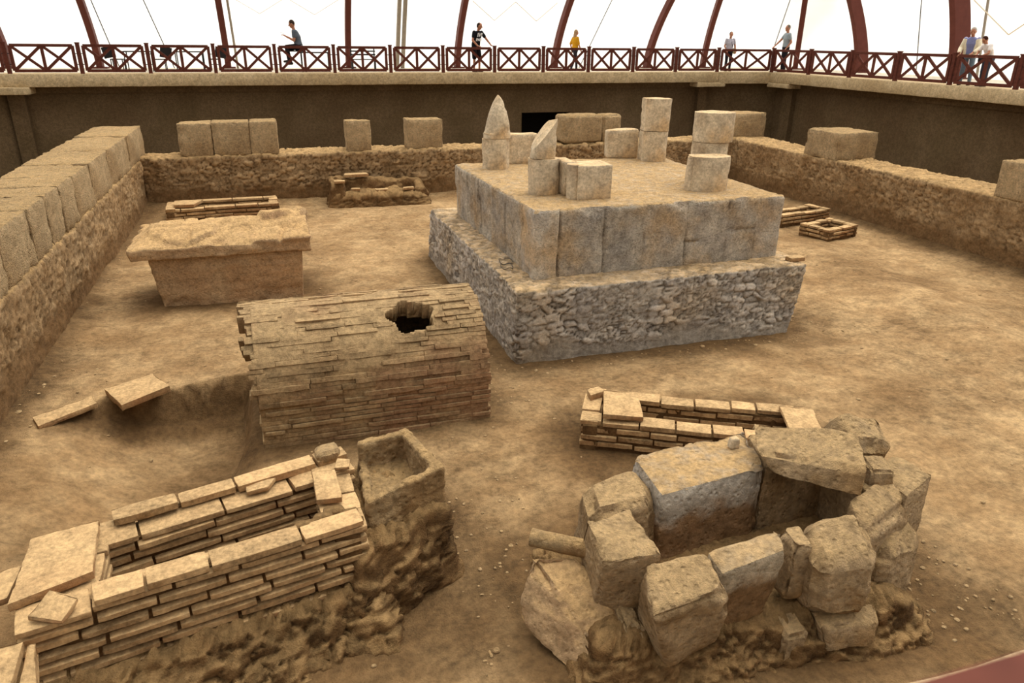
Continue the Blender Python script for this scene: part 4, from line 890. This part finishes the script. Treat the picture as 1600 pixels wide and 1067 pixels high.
# ================================================================== PEOPLE
def person(label, base, head_, sc, J, shirt, pants, hair, shoes=(40,34,30), shorts=False, sleeve=.55, hair_long=False, extra=None, skirt=None, bald=0., coat=None):
    """J: joints in the figure's own frame (x forward, y left, z up), metres for a 1.75 m figure"""
    ch, sh_ = math.cos(head_), math.sin(head_); base = np.array(base, float)
    def W(p): p = np.array(p, float)*sc; return base+np.array((p[0]*ch-p[1]*sh_, p[0]*sh_+p[1]*ch, p[2]))
    def D(v): return np.array((v[0]*ch-v[1]*sh_, v[0]*sh_+v[1]*ch, v[2]))*sc
    t = thing('person', label, 'person', tuple(base), 'visitors on the walkway')
    def rm(o, vs): md = o.modifiers.new('skin', 'REMESH'); md.mode = 'VOXEL'; md.voxel_size = vs*sc; md.use_smooth_shade = True; return o
    pel, che, nk, hd = [np.array(J[k], float) for k in ('pelvis','chest','neck','head')]; fwd = np.array(J.get('face', (1,0,0)), float); fwd /= np.linalg.norm(fwd)
    lat = np.cross((0,0,1.), fwd); lat /= np.linalg.norm(lat); upv = np.cross(fwd, lat)
    lat_b = np.array(J.get('lat', (0,1,0)), float); fb = np.cross(lat_b, (0,0,1.))
    a = Acc()
    def torso(acc, g):
        wv = pel*.5+che*.5
        acc.loft([(W(pel+(0,0,-.10)), D(lat_b*(.13+g)), D(fb*(.10+g))), (W(pel), D(lat_b*(.165+g)), D(fb*(.115+g))), (W(wv), D(lat_b*(.145+g)), D(fb*(.105+g))),
                  (W(che), D(lat_b*(.17+g)), D(fb*(.118+g))), (W(che*.35+nk*.65), D(lat_b*(.155+g)), D(fb*(.085+g))), (W(nk+(0,0,-.01)), D(lat_b*(.06+g)), D(fb*(.06+g)))], 20)
    torso(a, 0); a.capsule(W(nk+(0,0,-.04)), W(nk*.35+hd*.65), .055*sc, .052*sc)
    ax = np.array([D(fwd)/sc, D(lat)/sc, D(upv)/sc])
    a.ell(W(hd), np.array((.098,.078,.118))*sc, ax); a.ell(W(hd+fwd*.03-upv*.06), np.array((.066,.056,.062))*sc, ax)
    a.capsule(W(hd+fwd*.09+upv*.015), W(hd+fwd*.112-upv*.022), .010*sc, .017*sc, 8)
    a.capsule(W(hd+fwd*.084-upv*.062-lat*.018), W(hd+fwd*.084-upv*.062+lat*.018), .011*sc, .011*sc, 8)
    for s in (1,-1): a.ell(W(hd+lat*.08*s-upv*.005), np.array((.022,.010,.032))*sc, ax)
    for s, k in ((1,'L'), (-1,'R')):
        S, E_, H_ = [np.array(J[q+k], float) for q in ('sh','el','wr')]
        a.capsule(W(S), W(E_), .050*sc, .040*sc); a.capsule(W(E_), W(H_), .040*sc, .027*sc)
        dv = (H_-E_)/np.linalg.norm(H_-E_); dv = np.array(J.get('hand'+k, dv), float); dv /= np.linalg.norm(dv)
        sv = np.cross(dv, (0,0,1.)) if abs(dv[2]) < .9 else np.array((1.,0,0)); sv /= np.linalg.norm(sv); pv = np.cross(sv, dv)
        if pv[2] > 0: pv = -pv
        hx = np.array([D(dv), D(sv), D(np.cross(dv, sv))])/sc
        a.ell(W(H_+dv*.045), np.array((.052,.040,.018))*sc, hx)
        for f, (o_, l_) in enumerate(((-.030,.068),(-.010,.078),(.010,.074),(.029,.058))):
            b0 = H_+dv*.085+sv*o_*1.15; b1 = b0+dv*l_*.5+pv*.008; b2 = b1+dv*l_*.38+pv*.028
            a.capsule(W(b0), W(b1), .0095*sc, .009*sc, 7); a.capsule(W(b1), W(b2), .009*sc, .008*sc, 7)
        tb = H_+dv*.03-sv*.034; a.capsule(W(tb), W(tb+dv*.035-sv*.03), .011*sc, .010*sc, 7); a.capsule(W(tb+dv*.035-sv*.03), W(tb+dv*.066-sv*.03+pv*.012), .010*sc, .008*sc, 7)
        Hp, K_, A_ = [np.array(J[q+k], float) for q in ('hip','kn','an')]
        a.capsule(W(Hp), W(K_), .085*sc, .055*sc); a.capsule(W(K_), W(A_), .053*sc, .036*sc)
        td = np.array(J.get('toe'+k, (1,0,0)), float); a.capsule(W(A_+(0,0,-.03)), W(A_+td*.14+(0,0,-.05)), .036*sc, .028*sc)
    body_ = rm(a.build('body', M['skin'], t, sharp=None), .0085)
    # clothing
    m = cloth('shirt_cloth', shirt); a = Acc(); torso(a, .022)
    for k in 'LR':
        S, E_ = np.array(J['sh'+k], float), np.array(J['el'+k], float); a.capsule(W(S), W(S+(E_-S)*sleeve), .068*sc, .062*sc)
        if coat: H_ = np.array(J['wr'+k], float); a.capsule(W(S), W(E_), .07*sc, .06*sc); a.capsule(W(E_), W(E_+(H_-E_)*.7), .06*sc, .05*sc)
    rm(a.build('shirt', m, t), .011)
    m = cloth('trouser_cloth', pants); a = Acc()
    a.loft([(W(pel+(0,0,-.16)), D(lat_b*.15), D(fb*.12)), (W(pel+(0,0,-.05)), D(lat_b*.185), D(fb*.138)), (W(pel+(0,0,.05)), D(lat_b*.178), D(fb*.13))], 18)
    for k in 'LR':
        Hp, K_, A_ = [np.array(J[q+k], float) for q in ('hip','kn','an')]
        a.capsule(W(Hp), W(Hp+(K_-Hp)*(.95 if shorts else 1)), .098*sc, (.088 if shorts else .07)*sc)
        if not shorts: a.capsule(W(K_), W(K_+(A_-K_)*.93), .07*sc, .055*sc)
    rm(a.build('shorts' if shorts else 'trousers', m, t), .012)
    m = plain('shoe_leather', shoes, .6, .1)
    for k in 'LR':
        A_ = np.array(J['an'+k], float); td = np.array(J.get('toe'+k, (1,0,0)), float); a = Acc()
        a.capsule(W(A_+(0,0,-.035)-td*.03), W(A_+td*.15+(0,0,-.05)), .047*sc, .036*sc); a.build('shoe', m, t)
    m = cloth('hair_strands', hair); a = Acc()
    a.ell(W(hd-fwd*.016+upv*.024), np.array((.094,.086,.108))*sc, ax)
    if bald: a = Acc(); a.ell(W(hd-fwd*.022+upv*.012), np.array((.088,.086,.104))*sc, ax)
    if hair_long: a.ell(W(hd-fwd*.05-upv*.12), np.array((.06,.085,.17))*sc, ax); a.ell(W(hd-fwd*.03+upv*.01), np.array((.088,.09,.12))*sc, ax)
    rm(a.build('hair', m, t), .012)
    for s in (1,-1):
        a = Acc(); a.ell(W(hd+fwd*.087+lat*.032*s+upv*.012), np.array((.012,.014,.009))*sc, ax, 8); a.build('eye', M['eye'], body_)
    if extra: extra(t, W, D)
    return t
def stand(**k):
    J = dict(pelvis=(0,0,.96), chest=(0,0,1.24), neck=(0,0,1.46), head=(.03,0,1.63), shL=(0,.185,1.40), shR=(0,-.185,1.40), elL=(-.02,.24,1.12), elR=(-.02,-.24,1.12), wrL=(.08,.22,.88), wrR=(.08,-.22,.88),
             hipL=(0,.095,.92), hipR=(0,-.095,.92), knL=(.03,.10,.50), knR=(.03,-.10,.50), anL=(0,.11,.085), anR=(0,-.11,.085))
    J.update(k); return J
GY = OY+.75
# seated man with phone, facing left
def phone(t, W, D):
    a = Acc(); a.bar(W((.44,.03,1.19)), W((.55,.03,1.26)), .07, .012); a.build('phone', M['black'], t, smooth=False)
person('man in grey tee and dark trousers, perched sideways and looking at his phone', (1.3,33.05,ZW-.04), PI, 1.22,
       dict(pelvis=(0,0,.84), chest=(.05,0,1.12), neck=(.10,0,1.33), head=(.16,0,1.50), face=(1,0,-.35), shL=(.09,.18,1.27), shR=(.09,-.18,1.27), elL=(.14,.2,1.0), elR=(.14,-.2,1.0), wrL=(.38,.1,1.12), wrR=(.36,-.06,1.12),
            handL=(1,-.2,.5), handR=(1,.2,.6), hipL=(0,.1,.82), hipR=(0,-.1,.82), knL=(.40,.12,.80), knR=(.38,-.12,.72), anL=(.36,.12,.40), anR=(.30,-.12,.32)), (92,98,106), (34,32,36), (58,46,38), extra=phone)
# man in black tee, hands on the rail
def tee_print(t, W, D):
    ac = Acc(); f = D((1,0,0)); f = f/np.linalg.norm(f); l = D((0,1,0)); l = l/np.linalg.norm(l); uz = np.cross(f, l)
    for i, s in enumerate(('IVY','PARK')):
        cu = bpy.data.curves.new('lettering', 'FONT'); cu.body = s; cu.size = .21 if i == 0 else .145; cu.extrude = .004; cu.align_x = 'CENTER'; cu.offset = .006
        o = bpy.data.objects.new('lettering', cu); C.objects.link(o); me = bpy.data.meshes.new_from_object(o.evaluated_get(bpy.context.evaluated_depsgraph_get()))
        P = np.array([v.co[:] for v in me.vertices]); p = W((0,0,1.22-.14*i)); k_ = np.linalg.norm(D((1,0,0)))
        zl = 1.22-.14*i+P[:,1]/k_; xs_ = .045+.06*(zl-1.09)/.14*.5+.155*np.sqrt(np.maximum(.05, 1-(P[:,0]/k_/.215)**2)); ac.add(p+P[:,:1]*l+P[:,1:2]*uz+(P[:,2:]+k_*xs_[:,None])*f, [tuple(q.vertices) for q in me.polygons]); bpy.data.objects.remove(o)
    sh = [c for c in t.children if c.name.startswith('shirt')][0]
    ac.build('chest_lettering', M['white'], sh, smooth=False)
M['white'] = plain('white_print', (244,244,240), .8, .02)
person('man in black tee with bold white lettering, leaning both hands on the railing', (8.5,OY+.66,ZW-.01), -PI/2+.55, 1.15,
       stand(chest=(.06,0,1.23), neck=(.12,0,1.43), head=(.19,-.0,1.58), face=(1,.55,-.3), shL=(.1,.19,1.37), shR=(.1,-.19,1.37), elL=(.24,.34,1.12), elR=(.1,-.27,1.1), wrL=(.42,.38,.93), wrR=(.28,-.2,.92), handL=(1,.1,-.2), handR=(1,.2,-.2), knL=(.05,.14,.5), anL=(-.02,.2,.085), knR=(.02,-.1,.5)), (24,24,26), (30,30,34), (52,40,34), shorts=True, extra=tee_print, bald=1, shoes=(90,84,80))
person('blonde woman in yellow top and dark trousers walking behind the railing', (13.6,33.6,ZW-.01), .15, 1.0,
       stand(elL=(-.12,.22,1.14), wrL=(-.06,.2,.9), elR=(.06,-.22,1.13), wrR=(.18,-.2,.92), hipL=(0,.08,.92), knL=(.14,.08,.52), anL=(.16,.08,.085), knR=(-.06,-.08,.5), anR=(-.22,-.08,.11), face=(1,0,-.15)), (206,150,34), (46,42,48), (172,140,104), hair_long=True, sleeve=.9)
def bag(t, W, D):
    a = Acc(); a.ell(W((-.05,.30,.92)), (.07,.13,.15)); a.build('shoulder_bag', cloth('bag_canvas', (196,186,140)), t)
    a = Acc(); a.tube([W((-.03,.28,1.02)), W((.0,.2,1.3)), W((.02,.13,1.46)), W((.13,.02,1.28)), W((.12,.1,1.1))], .014, 8); a.build('bag_strap', cloth('strap_canvas', (60,60,70)), t)
person('person in pale checked shirt and dark trousers with a shoulder bag', (20.95,32.35,ZW-.01), -PI/2-.1, 1.0,
       stand(elL=(.02,.27,1.13), wrL=(.12,.25,.95), elR=(-.02,-.24,1.12), wrR=(.1,-.2,.95), face=(1,-.3,.15)), (186,182,190), (38,36,42), (40,30,26), extra=bag)
person('grey-haired man in light grey shirt standing at the corner with arm on the rail', (23.2,31.15,ZW-.01), PI-.25, 1.18,
       stand(neck=(.0,0,1.46), elR=(.16,-.24,1.18), wrR=(.38,-.2,.98), elL=(-.08,.24,1.12), wrL=(.06,.22,.92), face=(1,.3,0)), (150,160,164), (40,38,42), (112,104,96))
def coat_f(t, W, D):
    m = cloth('cream_jacket_cloth', (232,220,190)); a = Acc()
    for s in (1,-1):
        a.loft([(W((.0,.13*s,.92)), D((.13,0,0)), D((0,.075,0))), (W((.03,.14*s,1.15)), D((.125,0,0)), D((0,.075,0))), (W((.07,.13*s,1.36)), D((.1,0,0)), D((0,.07,0)))], 14)
    for p, q in (((.09,.19,1.37),(.14,.28,1.12)),((.14,.28,1.12),(.28,.2,1.0)),((.09,-.19,1.37),(.12,-.27,1.1)),((.12,-.27,1.1),(.26,-.24,.98))): a.capsule(W(p), W(q), .074, .066)
    o = a.build('open_jacket', m, t); md = o.modifiers.new('fuse', 'REMESH'); md.mode = 'VOXEL'; md.voxel_size = .012; md.use_smooth_shade = True
person('older grey-haired man in blue shirt, cream jacket and jeans at the right railing', (23.15,21.0,ZW-.01), PI+.45, 1.09,
       stand(chest=(.06,0,1.23), neck=(.11,0,1.44), head=(.17,0,1.59), face=(1,.2,-.35), shL=(.09,.19,1.37), shR=(.09,-.19,1.37), elL=(.14,.28,1.12), elR=(.12,-.27,1.1), wrL=(.34,.16,.98), wrR=(.34,-.22,.95), knL=(.03,.13,.5), anL=(0,.16,.085)), (132,136,176), (116,134,148), (170,162,150), extra=coat_f)
def wbag(t, W, D):
    a = Acc(); a.ell(W((.05,-.3,.86)), (.06,.1,.13)); a.build('black_bag', M['black'], t)
person('dark-haired woman in white tee bending over the right railing beside the older man', (23.1,20.2,ZW-.01), PI-.2, .98,
       stand(pelvis=(-.06,0,.94), chest=(.08,0,1.2), neck=(.19,0,1.38), head=(.28,0,1.5), face=(1,.2,-.75), shL=(.15,.18,1.33), shR=(.15,-.18,1.33), elL=(.24,.26,1.08), elR=(.24,-.26,1.08), wrL=(.42,.12,.98), wrR=(.42,-.1,.98), handL=(1,-.6,-.1), handR=(1,.6,-.1)), (236,228,220), (66,70,82), (58,30,22), extra=wbag)

# small weed growing out of the right retaining wall
R = random.Random(3); ac = Acc()
for k in range(26):
    a_ = R.uniform(0, 2*PI); l = R.uniform(.12,.3); p = np.array((23.31,17.9+R.uniform(-.1,.1),1.55+R.uniform(-.2,.2))); q = p+np.array((-.12-.06*R.random(), .5*l*math.cos(a_), l*math.sin(a_)))
    ac.tube([p, (p+q)/2+np.array((-.02,0,.02)), q], [.008,.03,.003], 5)
tag(ac.build('wall_weed', plain('weed_leaf', (62,72,36), .8, .2), loc=(23.3,17.9,1.55)), 'small dark green weed growing on the right retaining wall', 'weed')

# ================================================================== CAMERA, LIGHT
r_ = np.array((0,0,0.)); 
PITCH, ROLL, YAW, FPX = .394565054, .0110800053, .308558213, 1137.48934
h_ = np.array([math.sin(YAW), math.cos(YAW), 0]); rr = np.array([math.cos(YAW), -math.sin(YAW), 0]); uu = np.array([0,0,1.])
fw = h_*math.cos(PITCH)-uu*math.sin(PITCH); up_ = uu*math.cos(PITCH)+h_*math.sin(PITCH)
r2 = rr*math.cos(ROLL)+up_*math.sin(ROLL); u2 = -rr*math.sin(ROLL)+up_*math.cos(ROLL)
cam = bpy.data.cameras.new('camera'); co = bpy.data.objects.new('camera', cam); C.objects.link(co)
m3 = Matrix((Vector(r2), Vector(u2), Vector(-fw))).transposed(); mt = m3.to_4x4(); mt.translation = Vector((0,0,5.)); co.matrix_world = mt
cam.sensor_width = 36; cam.lens = 36*FPX/1600; cam.clip_start = .02; cam.clip_end = 300
cam.dof.use_dof = True; cam.dof.focus_distance = 9.; cam.dof.aperture_fstop = 5.0
bpy.context.scene.camera = co

w = bpy.data.worlds.new('overcast'); bpy.context.scene.world = w; w.use_nodes = True; nt = w.node_tree
bg = nt.nodes['Background']; tc = nt.nodes.new('ShaderNodeTexCoord'); sx = nt.nodes.new('ShaderNodeSeparateXYZ'); nt.links.new(tc.outputs['Generated'], sx.inputs[0])
rp = nt.nodes.new('ShaderNodeValToRGB'); rp.color_ramp.elements[0].position = 0; rp.color_ramp.elements[0].color = (.42,.41,.39,1)
e = rp.color_ramp.elements.new(.48); e.color = (.48,.47,.455,1); rp.color_ramp.elements[1].position = .5; rp.color_ramp.elements[1].color = (.5,.49,.475,1)
rp.color_ramp.elements[-1].position = 1; rp.color_ramp.elements[-1].color = (1.5,1.46,1.40,1)
mr = nt.nodes.new('ShaderNodeMapRange'); mr.inputs[1].default_value = -1; mr.inputs[2].default_value = 1; nt.links.new(sx.outputs[2], mr.inputs[0]); nt.links.new(mr.outputs[0], rp.inputs[0])
ym = nt.nodes.new('ShaderNodeMapRange'); ym.inputs[1].default_value = -1; ym.inputs[2].default_value = 1; ym.inputs[3].default_value = .55; ym.inputs[4].default_value = 1.45; 
ad = nt.nodes.new('ShaderNodeMath'); ad.operation = 'MULTIPLY_ADD'; ad.inputs[1].default_value = .45; nt.links.new(sx.outputs[0], ad.inputs[0]); nt.links.new(sx.outputs[1], ad.inputs[2]); nt.links.new(ad.outputs[0], ym.inputs[0])
nt.links.new(rp.outputs[0], bg.inputs['Color']); nt.links.new(ym.outputs[0], bg.inputs['Strength'])
sun = bpy.data.lights.new('daylight', 'SUN'); so = bpy.data.objects.new('daylight', sun); C.objects.link(so); sun.energy = 1.7; sun.angle = math.radians(45); sun.color = (1,.96,.9)
so.rotation_euler = Vector((-.4,-.25,-1)).to_track_quat('-Z', 'Y').to_euler()
sc = bpy.context.scene; vs = sc.view_settings; vs.view_transform = 'Standard'; vs.look = 'None'; vs.gamma = 1; vs.use_curve_mapping = False; vs.exposure = .38
